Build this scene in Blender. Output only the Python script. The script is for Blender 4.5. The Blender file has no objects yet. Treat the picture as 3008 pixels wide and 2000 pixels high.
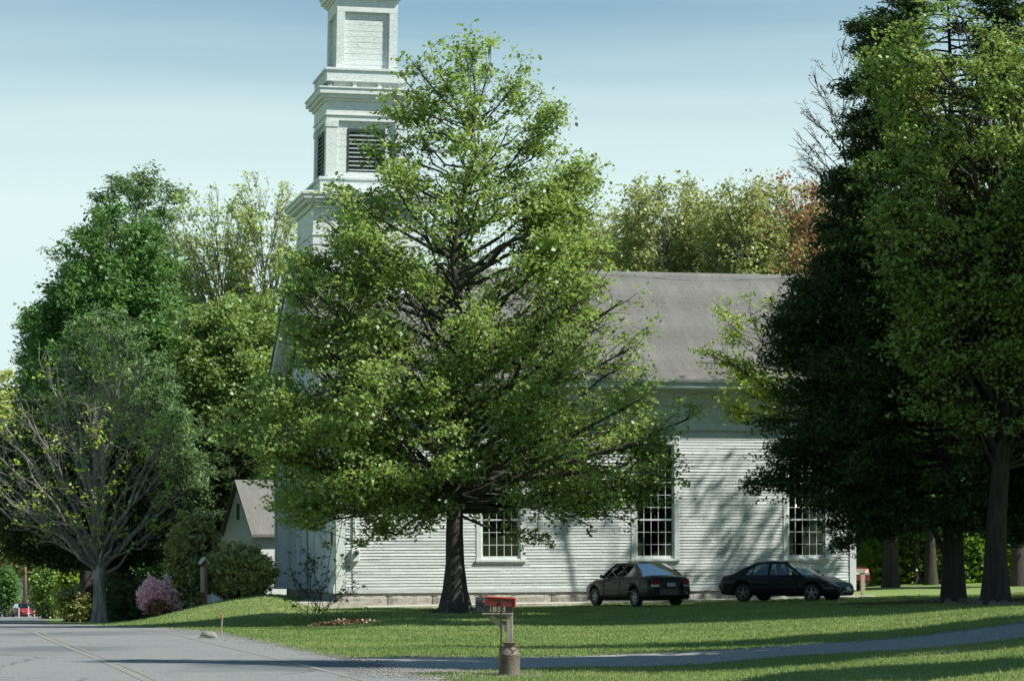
import bpy, math, random
import numpy as np
from mathutils import Vector, Matrix
# ------------------------------------------------------------------ camera, sky, sun, exposure
sc = bpy.context.scene
EYE, FPX, HY = 1.86, 7600.0, 1625.0          # eye height, focal length and horizon row in photo pixels
ROLL = 0.004
cam_d = bpy.data.cameras.new("camera"); cam = bpy.data.objects.new("camera", cam_d)
sc.collection.objects.link(cam); sc.camera = cam
cam_d.sensor_width = 23.7; cam_d.lens = FPX / 3008 * 23.7
cam_d.shift_y = (HY - 1000) / 3008
cam_d.clip_start = 0.5; cam_d.clip_end = 4000
cam.matrix_world = Matrix.Translation((0, 0, EYE)) @ Matrix.Rotation(ROLL, 4, 'Y') @ Matrix.Rotation(math.radians(90), 4, 'X')
CH_ANG = math.radians(12.9)
SUN_AZ = math.radians(12.9 + 58.5)             # from -Y towards +X
SUN_EL = math.radians(46)
SD = Vector((math.sin(SUN_AZ) * math.cos(SUN_EL), -math.cos(SUN_AZ) * math.cos(SUN_EL), math.sin(SUN_EL)))
sl = bpy.data.lights.new("sun", 'SUN'); sl.energy = 5.0; sl.angle = math.radians(0.5); sl.color = (1, 0.985, 0.90)
so = bpy.data.objects.new("sun", sl); sc.collection.objects.link(so)
so.rotation_euler = SD.to_track_quat('Z', 'Y').to_euler(); so.location = (60, -20, 60)
world = bpy.data.worlds.new("World"); sc.world = world; world.use_nodes = True
wn, wl = world.node_tree.nodes, world.node_tree.links
for n in list(wn): wn.remove(n)
def N(t, **k):
    n = wn.new(t)
    for a, b in k.items(): setattr(n, a, b)
    return n
sky = N('ShaderNodeTexSky', sky_type='NISHITA', sun_disc=False)
sky.sun_elevation = SUN_EL; sky.sun_rotation = math.atan2(SD.x, SD.y); sky.altitude = 200; sky.air_density = 1.0; sky.dust_density = 1.0; sky.ozone_density = 2.0
tc = N('ShaderNodeTexCoord'); sep = N('ShaderNodeSeparateXYZ'); wl.new(tc.outputs['Generated'], sep.inputs[0])
mp = N('ShaderNodeMapping'); mp.inputs['Scale'].default_value = (1.6, 1.6, 22); mp.inputs['Rotation'].default_value = (0.03, 0.05, 0.4)
wl.new(tc.outputs['Generated'], mp.inputs[0])
nz = N('ShaderNodeTexNoise'); nz.inputs['Scale'].default_value = 1.6; nz.inputs['Detail'].default_value = 5; nz.inputs['Roughness'].default_value = 0.5
wl.new(mp.outputs[0], nz.inputs['Vector'])
ad = N('ShaderNodeMath', operation='MULTIPLY_ADD'); ad.inputs[1].default_value = 0.055; wl.new(nz.outputs['Fac'], ad.inputs[0]); wl.new(sep.outputs['Z'], ad.inputs[2])
rp = N('ShaderNodeValToRGB'); wl.new(ad.outputs[0], rp.inputs[0])
er = rp.color_ramp.elements
er[0].position = 0.0; er[0].color = (0.50, 0.50, 0.50, 1)
er[1].position = 1.0; er[1].color = (0.05, 0.05, 0.05, 1)
for p_, v_ in ((0.06, .66), (0.10, .80), (0.16, .84), (0.192, .70), (0.218, .48), (0.245, .22), (0.275, .10), (0.34, .05)):
    e = rp.color_ramp.elements.new(p_); e.color = (v_, v_, v_, 1)
vm = N('ShaderNodeVectorMath', operation='SCALE'); wl.new(sky.outputs[0], vm.inputs[0])
tint = N('ShaderNodeMix', data_type='RGBA', blend_type='MULTIPLY'); tint.inputs[0].default_value = 1.0
wl.new(sky.outputs[0], tint.inputs[6]); tint.inputs[7].default_value = (0.56, 1.08, 1.18, 1)
mx = N('ShaderNodeMix', data_type='RGBA'); wl.new(rp.outputs[0], mx.inputs[0]); wl.new(tint.outputs[2], mx.inputs[6])
mx.inputs[7].default_value = (10.0, 11.9, 11.5, 1)     # thin cirrus veil
bg = N('ShaderNodeBackground'); bg.inputs['Strength'].default_value = 0.062
wo = N('ShaderNodeOutputWorld'); wl.new(mx.outputs[2], bg.inputs[0]); wl.new(bg.outputs[0], wo.inputs[0])
vs = sc.view_settings; vs.view_transform = 'Standard'; vs.look = 'None'; vs.exposure = 0.48; vs.gamma = 1
sc.cycles.max_bounces = 6; sc.cycles.transparent_max_bounces = 6
# ------------------------------------------------------------------ helpers
K = 1.2755
C = sc.collection
def smooth(a, b, x):
    t = np.clip((np.asarray(x, float) - a) / (b - a), 0, 1); return t * t * (3 - 2 * t)
def at(px, py, Y):
    """photo pixel (3008 wide) + depth -> point in the scene"""
    dx, dy = px - 1504, py - HY
    xs = dx * math.cos(ROLL) - dy * math.sin(ROLL); ys = dy * math.cos(ROLL) + dx * math.sin(ROLL)
    return Vector((xs * Y / FPX, Y, EYE - ys * Y / FPX))
CLY = np.array([-60, 20, 37.7, 45.7, 50, 56.5, 62, 70, 78, 86, 100, 112, 190, 271, 400, 700.])
CLX = np.array([14, -1.0, -5.25, -7.3, -8.3, -10.1, -11.6, -13.2, -15.2, -18, -22, -25, -38, -53, -76, -130.])
def road_c(Y):
    Y = np.asarray(Y, float); return sum(np.interp(Y + o, CLY, CLX) for o in np.linspace(-9, 9, 13)) / 13
def zr(Y):
    Y = np.asarray(Y, float); Yc = np.clip(Y, 62, 420)
    yi = 1800 + 53 * (62 / Yc) ** 1.5
    return np.where(Y < 62, 0.0, EYE - (yi - HY) * Yc / FPX)
def terr(X, Y):
    X = np.asarray(X, float); Y = np.asarray(Y, float)
    Xp = np.clip(X, 0, 400)
    near = np.where(Xp < 10, .0058 * Xp ** 2, .58 + .09 * np.clip(Xp - 10, 0, 30))
    far = .0185 * np.clip(Xp, 0, 60)
    m = smooth(48, 78, Y); z = near * (1 - m) + far * m
    z = z + 0.42 * smooth(80, 91.5, Y) * smooth(-6.2, -8.8, X) * smooth(-15.5, -9.5, X)
    z = z - 0.22 * smooth(-2.5, -7, X) * smooth(60, 66, Y) * smooth(84, 76, Y) + .09 * smooth(68, 75, Y) * smooth(86, 79, Y) * smooth(-5, -2, X) * smooth(3, 0, X)
    z = z - 0.85 * smooth(93.0, 97.5, Y) * smooth(-7.5, -10.5, X)
    z = z + 0.0035 * np.clip(Y - 105, 0, 60) * smooth(0, 8, X)
    d = X - (road_c(Y) + 4.2)
    w = smooth(0, 7 + np.clip(Y - 92, 0, 60) * .5, d)
    zz = zr(Y)
    dl = (road_c(Y) - 4.6) - X
    zl = zz + .9 * smooth(0, 9, dl) * smooth(115, 150, Y) + .25 * smooth(0, 6, dl)
    z = z
    r = np.where(d < 0, np.where(dl > 0, zl, zz), zz * (1 - w) + z * w)
    r = r + .02 * np.sin(X * 1.3 + Y * .7) * np.sin(Y * .9 - X * .4) * smooth(.5, 3, np.maximum(d, dl))
    return r
def tz(x, y): return float(terr(x, y))
def ground_at(px, py):
    """where the view ray of a photo pixel meets the ground"""
    for Y in np.arange(36, 400, .05):
        p = at(px, py, Y)
        if p.z <= tz(p.x, p.y): return Vector((p.x, p.y, tz(p.x, p.y)))
    return at(px, py, 300)
def new_mesh(name, V, F, mat=None, smooth_=False):
    """V (n,3); F (m,k) int array of equal-size faces, or list of such arrays"""
    me = bpy.data.meshes.new(name)
    Fs = F if isinstance(F, list) else [F]
    Fs = [np.asarray(f, np.int32) for f in Fs if len(f)]
    V = np.asarray(V, np.float32)
    me.vertices.add(len(V)); me.vertices.foreach_set('co', V.ravel())
    nl = sum(f.size for f in Fs); nf = sum(len(f) for f in Fs)
    me.loops.add(nl); me.loops.foreach_set('vertex_index', np.concatenate([f.ravel() for f in Fs]))
    tot = np.concatenate([np.full(len(f), f.shape[1], np.int32) for f in Fs])
    st = np.concatenate([[0], np.cumsum(tot)[:-1]]).astype(np.int32)
    me.polygons.add(nf); me.polygons.foreach_set('loop_start', st); me.polygons.foreach_set('loop_total', tot)
    if smooth_: me.polygons.foreach_set('use_smooth', np.ones(nf, bool))
    me.update(calc_edges=True)
    if mat: me.materials.append(mat)
    return me
def link(name, me, parent=None, loc=None, label=None):
    o = bpy.data.objects.new(name, me); C.objects.link(o)
    if parent is not None: o.parent = parent
    if loc is not None: o.location = loc
    if label: o['label'] = label
    return o
def tag(o, label=None, cat=None, group=None, kind=None):
    if label: o['label'] = label
    if cat: o['category'] = cat
    if group: o['group'] = group
    if kind: o['kind'] = kind
    return o
def thing(name, label, cat, loc=(0, 0, 0), rz=0, group=None):
    o = bpy.data.objects.new(name, None); C.objects.link(o); o.location = loc; o.rotation_euler = (0, 0, rz)
    o.empty_display_size = .3
    return tag(o, label, cat, group)
class MB:
    """collects simple shapes, builds them as one mesh object"""
    def __init__(s): s.v = []; s.f = []
    def add(s, vs, fs):
        b = len(s.v); s.v += [tuple(v) for v in vs]; s.f += [tuple(b + i for i in f) for f in fs]
    def box(s, x0, x1, y0, y1, z0, z1):
        s.add([(x0, y0, z0), (x1, y0, z0), (x1, y1, z0), (x0, y1, z0), (x0, y0, z1), (x1, y0, z1), (x1, y1, z1), (x0, y1, z1)],
              [(3, 2, 1, 0), (4, 5, 6, 7), (0, 1, 5, 4), (1, 2, 6, 5), (2, 3, 7, 6), (3, 0, 4, 7)])
    def hexa(s, p):
        s.add(p, [(3, 2, 1, 0), (4, 5, 6, 7), (0, 1, 5, 4), (1, 2, 6, 5), (2, 3, 7, 6), (3, 0, 4, 7)])
    def prism(s, poly, y0, y1, axis='y'):
        """polygon in the plane across `axis`, extruded"""
        n = len(poly)
        def P(a, b, t): return {'y': (a, t, b), 'x': (t, a, b), 'z': (a, b, t)}[axis]
        vs = [P(a, b, y0) for a, b in poly] + [P(a, b, y1) for a, b in poly]
        fs = [tuple(range(n))[::-1], tuple(range(n, 2 * n))] + [(i, (i + 1) % n, n + (i + 1) % n, n + i) for i in range(n)]
        s.add(vs, fs)
    def tube(s, pts, rads, n=8, cap=True):
        pts = [Vector(p) for p in pts]
        if not hasattr(rads, '__len__'): rads = [rads] * len(pts)
        b = len(s.v)
        for i, p in enumerate(pts):
            t = (pts[min(i + 1, len(pts) - 1)] - pts[max(i - 1, 0)]).normalized()
            a = t.cross(Vector((0, 0, 1)) if abs(t.z) < .9 else Vector((0, 1, 0))).normalized(); c = t.cross(a)
            for k in range(n):
                w = 2 * math.pi * k / n
                s.v.append(tuple(p + (a * math.cos(w) + c * math.sin(w)) * rads[i]))
        for i in range(len(pts) - 1):
            for k in range(n):
                s.f.append((b + i * n + k, b + i * n + (k + 1) % n, b + (i + 1) * n + (k + 1) % n, b + (i + 1) * n + k))
        if cap:
            s.f.append(tuple(b + k for k in range(n))[::-1]); s.f.append(tuple(b + (len(pts) - 1) * n + k for k in range(n)))
    def lathe(s, prof, n=24, c=(0, 0, 0), axis='z'):
        b = len(s.v)
        for r, h in prof:
            for k in range(n):
                w = 2 * math.pi * k / n; x, y = r * math.cos(w), r * math.sin(w)
                s.v.append({'z': (c[0] + x, c[1] + y, c[2] + h), 'y': (c[0] + x, c[1] + h, c[2] + y), 'x': (c[0] + h, c[1] + x, c[2] + y)}[axis])
        for i in range(len(prof) - 1):
            for k in range(n):
                s.f.append((b + i * n + k, b + i * n + (k + 1) % n, b + (i + 1) * n + (k + 1) % n, b + (i + 1) * n + k))
        s.f.append(tuple(b + k for k in range(n))[::-1]); s.f.append(tuple(b + (len(prof) - 1) * n + k for k in range(n)))
    def build(s, name, mat, parent=None, label=None, bevel=0, smooth_=False, warp=None, loc=None):
        me = bpy.data.meshes.new(name)
        v = [warp(p) for p in s.v] if warp else s.v
        me.from_pydata(v, [], s.f); me.update(); me.materials.append(mat)
        if smooth_:
            for p in me.polygons: p.use_smooth = True
        o = link(name, me, parent, loc, label)
        if bevel:
            m = o.modifiers.new('bevel', 'BEVEL'); m.width = bevel; m.segments = 2; m.limit_method = 'ANGLE'
        return o
# ------------------------------------------------------------------ materials
def material(name, base=(.5, .5, .5), rough=.7, metal=0, col2=None, nscale=8, ndetail=6, bump=0, bscale=40, stretch=None,
             lo=.35, hi=.65, spec=.5, coat=0, coords='Object', alpha=None, extra=None):
    m = bpy.data.materials.new(name); m.use_nodes = True; t = m.node_tree; n, l = t.nodes, t.links
    b = n['Principled BSDF']; b.inputs['Roughness'].default_value = rough; b.inputs['Metallic'].default_value = metal
    b.inputs['Specular IOR Level'].default_value = spec; b.inputs['Coat Weight'].default_value = coat
    b.inputs['Base Color'].default_value = (*base, 1)
    tcn = n.new('ShaderNodeTexCoord'); src = tcn.outputs[coords]
    if stretch:
        mpn = n.new('ShaderNodeMapping'); mpn.inputs['Scale'].default_value = stretch; l.new(src, mpn.inputs[0]); src = mpn.outputs[0]
    last = None
    if col2 is not None:
        nn = n.new('ShaderNodeTexNoise'); nn.inputs['Scale'].default_value = nscale; nn.inputs['Detail'].default_value = ndetail
        nn.inputs['Roughness'].default_value = .6; l.new(src, nn.inputs['Vector'])
        r = n.new('ShaderNodeValToRGB'); r.color_ramp.elements[0].position = lo; r.color_ramp.elements[1].position = hi
        r.color_ramp.elements[0].color = (*base, 1); r.color_ramp.elements[1].color = (*col2, 1)
        l.new(nn.outputs['Fac'], r.inputs[0]); l.new(r.outputs[0], b.inputs['Base Color']); last = r.outputs[0]
    if bump:
        n2 = n.new('ShaderNodeTexNoise'); n2.inputs['Scale'].default_value = bscale; n2.inputs['Detail'].default_value = 5; l.new(src, n2.inputs['Vector'])
        bp = n.new('ShaderNodeBump'); bp.inputs['Strength'].default_value = bump; bp.inputs['Distance'].default_value = .02
        l.new(n2.outputs['Fac'], bp.inputs['Height']); l.new(bp.outputs[0], b.inputs['Normal'])
    if extra: extra(m, n, l, b, src, last)
    return m
def mix3(n, l, a, fac_noise_scale, col, lo, hi, src, detail=4, rough=.6):
    nn = n.new('ShaderNodeTexNoise'); nn.inputs['Scale'].default_value = fac_noise_scale; nn.inputs['Detail'].default_value = detail; nn.inputs['Roughness'].default_value = rough
    l.new(src, nn.inputs['Vector'])
    r = n.new('ShaderNodeMapRange'); r.inputs[1].default_value = lo; r.inputs[2].default_value = hi; l.new(nn.outputs['Fac'], r.inputs[0])
    mx_ = n.new('ShaderNodeMix'); mx_.data_type = 'RGBA'; l.new(r.outputs[0], mx_.inputs[0]); l.new(a, mx_.inputs[6]); mx_.inputs[7].default_value = (*col, 1)
    return mx_.outputs[2]
def leaf_mat(name, c1, c2, c3=None, trans=.35, rough=.55, gloss=.04, nscale=.5):
    m = bpy.data.materials.new(name); m.use_nodes = True; t = m.node_tree; n, l = t.nodes, t.links
    n.clear(); out = n.new('ShaderNodeOutputMaterial')
    g = n.new('ShaderNodeNewGeometry'); r = n.new('ShaderNodeValToRGB'); r.color_ramp.elements[0].color = (*c1, 1); r.color_ramp.elements[1].color = (*c2, 1)
    if c3 is not None:
        e = r.color_ramp.elements.new(.94); e.color = (*c2, 1); r.color_ramp.elements[-1].color = (*c3, 1)
    tcn = n.new('ShaderNodeTexCoord'); nn = n.new('ShaderNodeTexNoise'); nn.inputs['Scale'].default_value = nscale; nn.inputs['Detail'].default_value = 3
    l.new(tcn.outputs['Object'], nn.inputs['Vector'])
    a = n.new('ShaderNodeMath'); a.operation = 'MULTIPLY_ADD'; a.inputs[1].default_value = .62; l.new(g.outputs['Random Per Island'], a.inputs[0])
    b2 = n.new('ShaderNodeMath'); b2.operation = 'MULTIPLY_ADD'; b2.inputs[1].default_value = 1.4; b2.inputs[2].default_value = -.5; l.new(nn.outputs['Fac'], b2.inputs[0]); l.new(b2.outputs[0], a.inputs[2])
    l.new(a.outputs[0], r.inputs[0])
    d = n.new('ShaderNodeBsdfDiffuse'); tr = n.new('ShaderNodeBsdfTranslucent'); l.new(r.outputs[0], d.inputs[0])
    hs = n.new('ShaderNodeHueSaturation'); hs.inputs['Hue'].default_value = .485; hs.inputs['Saturation'].default_value = 1.15; hs.inputs['Value'].default_value = 1.1
    l.new(r.outputs[0], hs.inputs['Color']); l.new(hs.outputs[0], tr.inputs[0])
    ms = n.new('ShaderNodeMixShader'); ms.inputs[0].default_value = trans; l.new(d.outputs[0], ms.inputs[1]); l.new(tr.outputs[0], ms.inputs[2])
    gl = n.new('ShaderNodeBsdfGlossy'); gl.inputs['Roughness'].default_value = rough * .8; gl.inputs[0].default_value = (.8, .9, .85, 1)
    m2 = n.new('ShaderNodeMixShader'); m2.inputs[0].default_value = gloss; l.new(ms.outputs[0], m2.inputs[1]); l.new(gl.outputs[0], m2.inputs[2])
    l.new(m2.outputs[0], out.inputs[0]); return m
def peel(m, n, l, b, src, last):
    c = mix3(n, l, last, 26, (.17, .17, .15), .535, .61, src, 8, .8); c = mix3(n, l, c, 1.1, (.60, .64, .62), .42, .75, src)
    l.new(c, b.inputs['Base Color'])
M = {}
def board(n, l, b, c):
    g = n.new('ShaderNodeNewGeometry'); r = n.new('ShaderNodeMapRange'); r.inputs[3].default_value = .78; r.inputs[4].default_value = 1.08; l.new(g.outputs['Random Per Island'], r.inputs[0])
    x = n.new('ShaderNodeVectorMath'); x.operation = 'SCALE'; l.new(c, x.inputs[0]); l.new(r.outputs[0], x.inputs['Scale']); l.new(x.outputs[0], b.inputs['Base Color'])
M['white'] = material('white_paint', (.66, .69, .67), .65, col2=(.57, .60, .585), nscale=5, bump=.25, bscale=60)
M['clap'] = material('clapboard_paint', (.67, .70, .685), .7, col2=(.53, .56, .55), nscale=6, stretch=(.35, 1, 2.2), bump=.3, bscale=30,
                     extra=lambda m, n, l, b, s, c: board(n, l, b, mix3(n, l, c, 22, (.28, .28, .25), .575, .65, s, 8, .75)))
M['peel'] = material('peeling_paint', (.67, .70, .69), .7, col2=(.57, .60, .59), nscale=7, stretch=(.5, .5, 1.6), bump=.6, bscale=30, extra=peel)
M['shingle'] = material('roof_shingle', (.135, .127, .118), .9, col2=(.19, .180, .168), nscale=3, stretch=(6, 1, 1), lo=.3, hi=.75, bump=.4, bscale=50,
                        extra=lambda m, n, l, b, s, c: l.new(mix3(n, l, c, .35, (.205, .192, .176), .45, .75, s), b.inputs['Base Color']))
M['granite'] = material('granite', (.26, .24, .21), .9, col2=(.42, .39, .35), nscale=9, bump=.9, bscale=14)
M['concrete'] = material('concrete', (.40, .38, .32), .85, col2=(.52, .49, .42), nscale=5, bump=.3, bscale=40)
M['louver'] = material('louver_paint', (.025, .03, .03), .6, col2=(.05, .055, .05), nscale=10)
M['louver_slat'] = material('louver_slat_paint', (.30, .34, .33), .6, col2=(.2, .23, .22), nscale=10)
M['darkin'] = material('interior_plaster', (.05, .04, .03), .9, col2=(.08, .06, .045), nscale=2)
M['curtain'] = material('curtain_cloth', (.32, .34, .31), .9, col2=(.22, .24, .22), nscale=12, stretch=(6, 1, .1))
def glass(name, tint_=(.8, .9, .9), refl=.12, rough=.02):
    m = bpy.data.materials.new(name); m.use_nodes = True; n, l = m.node_tree.nodes, m.node_tree.links; n.clear()
    o = n.new('ShaderNodeOutputMaterial'); t = n.new('ShaderNodeBsdfTransparent'); t.inputs[0].default_value = (*tint_, 1)
    g = n.new('ShaderNodeBsdfGlossy'); g.inputs['Roughness'].default_value = rough; f = n.new('ShaderNodeFresnel'); f.inputs[0].default_value = 1.5
    nn = n.new('ShaderNodeTexNoise'); nn.inputs['Scale'].default_value = 1.3; tcn = n.new('ShaderNodeTexCoord'); l.new(tcn.outputs['Object'], nn.inputs['Vector'])
    bp = n.new('ShaderNodeBump'); bp.inputs['Strength'].default_value = .08; bp.inputs['Distance'].default_value = .05; l.new(nn.outputs['Fac'], bp.inputs['Height']); l.new(bp.outputs[0], g.inputs['Normal'])
    a = n.new('ShaderNodeMath'); a.operation = 'ADD'; a.inputs[1].default_value = refl - .04; a.use_clamp = True; l.new(f.outputs[0], a.inputs[0])
    s = n.new('ShaderNodeMixShader'); l.new(a.outputs[0], s.inputs[0]); l.new(t.outputs[0], s.inputs[1]); l.new(g.outputs[0], s.inputs[2]); l.new(s.outputs[0], o.inputs[0]); return m
M['pane'] = glass('window_glass', (.75, .8, .8), .06)
M['carglass'] = glass('car_glass', (.55, .65, .62), .12)
M['rubber'] = material('tyre_rubber', (.015, .015, .016), .8, col2=(.03, .03, .03), nscale=20)
M['alloy'] = material('wheel_alloy', (.28, .29, .30), .4, .6, col2=(.20, .21, .22), nscale=10)
M['blacktrim'] = material('black_trim', (.012, .013, .015), .5, col2=(.02, .02, .02), nscale=10)
M['redlens'] = material('red_lens', (.35, .02, .015), .25, col2=(.25, .01, .01), nscale=9, coat=.6)
M['clearlens'] = material('clear_lens', (.35, .37, .38), .15, .3, col2=(.25, .27, .28), nscale=9, coat=.8)
M['plate'] = material('plate_paint', (.40, .44, .44), .5, col2=(.30, .34, .36), nscale=14)
M['seat'] = material('seat_cloth', (.03, .03, .032), .9, col2=(.05, .05, .05), nscale=9)
M['chrome'] = material('bright_trim', (.4, .42, .43), .3, .8, col2=(.3, .32, .33), nscale=9)
def bark(name, a, b, s=3): return material(name, a, .95, col2=b, nscale=s, stretch=(3, 3, .5), bump=1.0, bscale=9, lo=.3, hi=.7)
M['bark'] = bark('maple_bark', (.030, .027, .023), (.075, .068, .058))
M['bark_grey'] = bark('grey_bark', (.10, .095, .085), (.24, .23, .20))
M['bark_dark'] = bark('dark_bark', (.022, .018, .015), (.06, .05, .042))
M['bark_mid'] = bark('mottled_grey_bark', (.06, .057, .05), (.36, .34, .30), 2)
M['bark_pale'] = bark('pale_bark', (.16, .15, .135), (.36, .34, .30))
M['leaf_main'] = leaf_mat('maple_leaf', (.18, .28, .08), (.39, .51, .16), (.50, .57, .24), trans=.54, gloss=.03)
M['leaf_yel'] = leaf_mat('young_maple_leaf', (.13, .23, .06), (.38, .50, .14), (.28, .17, .06), trans=.4)
M['leaf_olive'] = leaf_mat('olive_leaf', (.26, .31, .11), (.48, .53, .20), (.50, .38, .18), trans=.48)
M['leaf_pale'] = leaf_mat('pale_leaf', (.34, .44, .15), (.56, .66, .26), trans=.5)
M['leaf_fresh'] = leaf_mat('fresh_green_leaf', (.16, .25, .07), (.38, .50, .16), trans=.48)
M['leaf_red'] = leaf_mat('red_bud', (.44, .20, .14), (.50, .34, .18), (.42, .44, .18), trans=.45)
M['leaf_green'] = leaf_mat('green_leaf', (.09, .19, .06), (.20, .35, .11), trans=.45, gloss=.02)
M['leaf_bright'] = leaf_mat('bright_leaf', (.27, .40, .06), (.50, .62, .13), trans=.5)
M['needle'] = leaf_mat('hemlock_needle', (.045, .080, .038), (.12, .175, .07), trans=.25, gloss=.0)
M['pine'] = leaf_mat('pine_needle', (.12, .21, .09), (.24, .34, .15), trans=.3, gloss=.01)
M['rhodo'] = leaf_mat('rhododendron_leaf', (.24, .30, .13), (.50, .50, .20), (.72, .66, .25), trans=.4, gloss=.04)
M['azalea'] = leaf_mat('azalea_flower', (.95, .55, .62), (1.0, .80, .82), trans=.45, gloss=0)
M['under'] = leaf_mat('undergrowth_leaf', (.08, .16, .03), (.22, .36, .06), trans=.45)
M['redleaf'] = leaf_mat('bronze_leaf', (.09, .08, .03), (.13, .16, .05), trans=.3)
M['grassb'] = leaf_mat('grass_blade', (.16, .235, .085), (.285, .36, .14), (.40, .38, .20), trans=.4, gloss=.0, nscale=.35)
M['litter'] = leaf_mat('dead_leaf', (.10, .06, .035), (.24, .15, .09), trans=.1)
def lawn(m, n, l, b, s, c):
    c = mix3(n, l, c, .35, (.23, .25, .10), .45, .7, s, 6); c = mix3(n, l, c, 14, (.09, .14, .04), .5, .75, s, 6, .8)
    c = mix3(n, l, c, 1.7, (.17, .17, .075), .66, .82, s, 6, .7); l.new(c, b.inputs['Base Color'])
M['lawn'] = material('lawn', (.15, .21, .065), .95, col2=(.19, .25, .085), nscale=3, bump=1.0, bscale=22, spec=.1, extra=lawn)
M['asphalt'] = material('asphalt', (.13, .137, .138), .9, col2=(.29, .295, .285), nscale=38, ndetail=3, bump=.5, bscale=70, spec=.2,
                        extra=lambda m, n, l, b, s, c: l.new(mix3(n, l, c, .45, (.235, .235, .225), .45, .8, s, 6), b.inputs['Base Color']))
def cracks(m, n, l, b, s, c):
    c = mix3(n, l, c, .45, (.235, .235, .225), .45, .8, s, 6); c = mix3(n, l, c, .16, (.13, .14, .145), .52, .66, s, 5, .5)
    v = n.new('ShaderNodeTexVoronoi'); v.feature = 'DISTANCE_TO_EDGE'; v.inputs['Scale'].default_value = .32
    w_ = n.new('ShaderNodeTexNoise'); w_.inputs['Scale'].default_value = 1.2; w_.inputs['Detail'].default_value = 6; l.new(s, w_.inputs['Vector'])
    mm_ = n.new('ShaderNodeMix'); mm_.data_type = 'RGBA'; mm_.inputs[0].default_value = .45; l.new(s, mm_.inputs[6]); l.new(w_.outputs['Color'], mm_.inputs[7]); l.new(mm_.outputs[2], v.inputs['Vector'])
    r_ = n.new('ShaderNodeMapRange'); r_.inputs[1].default_value = .006; r_.inputs[2].default_value = .001; r_.inputs[4].default_value = .75; l.new(v.outputs['Distance'], r_.inputs[0])
    x_ = n.new('ShaderNodeMix'); x_.data_type = 'RGBA'; l.new(r_.outputs[0], x_.inputs[0]); l.new(c, x_.inputs[6]); x_.inputs[7].default_value = (.06, .062, .065, 1); l.new(x_.outputs[2], b.inputs['Base Color'])
M['asphalt'] = material('asphalt', (.13, .137, .138), .9, col2=(.29, .295, .285), nscale=38, ndetail=3, bump=.5, bscale=70, spec=.2, extra=cracks)
M['stone'] = material('loose_stone', (.17, .16, .14), .9, col2=(.30, .28, .25), nscale=3)
M['gravel'] = material('gravel', (.17, .165, .16), .95, col2=(.44, .42, .39), nscale=20, ndetail=5, bump=1, bscale=35, spec=.1)
M['yellow'] = material('worn_yellow_paint', (.27, .235, .17), .9, col2=(.20, .20, .19), nscale=6, bump=.3, bscale=60, lo=.3, hi=.6)
# ------------------------------------------------------------------ ground, road, driveway
def grid_axis(pts):
    out = []
    for a, b, s in pts: out += list(np.arange(a, b, s))
    return np.array(out + [pts[-1][1]])
gx = grid_axis([(-1500, -300, 150), (-300, -80, 10), (-80, -30, 1.5), (-30, 26, .4), (26, 60, 2), (60, 300, 12), (300, 1500, 150)])
gy = grid_axis([(-60, 34, 4), (34, 110, .4), (110, 300, 2.0), (300, 500, 10), (500, 2600, 150)])
GX, GY = np.meshgrid(gx, gy)
GZ = terr(GX, np.minimum(GY, 420)) if False else terr(GX, GY)
dr = GX - road_c(GY)
GZ = GZ - .05 * (np.abs(dr) < 3.9)
V = np.stack([GX, GY, GZ], -1).reshape(-1, 3); nxg, nyg = len(gx), len(gy)
i = (np.arange(nyg - 1)[:, None] * nxg + np.arange(nxg - 1)[None]).ravel()
tag(link('ground', new_mesh('ground', V, np.stack([i, i + 1, i + nxg + 1, i + nxg], 1), M['lawn'], True)), kind='structure')
def strip(name, cs, lift, mat, offs, parent=None, jag=0, seed=1):
    """ribbon draped on the terrain: cs = [(x, y, left half width, right half width)]"""
    rng = np.random.default_rng(seed); cs = np.array(cs, float)
    P = cs[:, :2]; T = np.gradient(P, axis=0); T /= np.linalg.norm(T, axis=1)[:, None]; Nn = np.stack([T[:, 1], -T[:, 0]], 1)
    rows = []
    jl, jr = rng.normal(0, jag, len(cs)), rng.normal(0, jag, len(cs))
    for o in offs:
        w = np.where(o < 0, cs[:, 2] + jl, cs[:, 3] + jr)
        q = P + Nn * (o * w)[:, None]; rows.append(np.column_stack([q, terr(q[:, 0], q[:, 1]) + lift]))
    V = np.stack(rows, 1).reshape(-1, 3); k = len(offs); m = len(cs)
    i = (np.arange(m - 1)[:, None] * k + np.arange(k - 1)[None]).ravel()
    return link(name, new_mesh(name, V, np.stack([i, i + 1, i + k + 1, i + k], 1), mat, True), parent)
ys = np.concatenate([np.arange(-50, 30, 4), np.arange(30, 120, .5), np.arange(120, 420, 3)])
road = strip('road', [(road_c(y), y, 4.5, 4.3) for y in ys], .012, M['asphalt'], [-1, -.75, -.5, -.25, 0, .25, .5, .75, .93, 1], jag=.05)
tag(road, kind='structure')
for off, w, nm in ((-.02, .05, 'road_marking'), (.15, .028, 'road_marking'), (3.15, .05, 'road_marking')):
    strip(nm, [(road_c(y) + off, y, w, w) for y in ys], .017, M['yellow'], [-1, 1], road)
dw = [(-4.6, 42.6, 4.6), (-3, 42.9, 4.0), (-2, 43.2, 3.5), (-1, 43.6, 3.0), (0, 44.0, 2.5), (2, 44.3, 2.35), (4.1, 44.8, 2.25), (7, 45.1, 2.3), (9.5, 45.4, 2.35), (13, 46.3, 2.4), (18, 48.5, 2.4), (30, 55, 2.4), (60, 66, 2.4)]
dx_ = np.arange(-4.6, 55, .25); dwi = np.array(dw)
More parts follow.
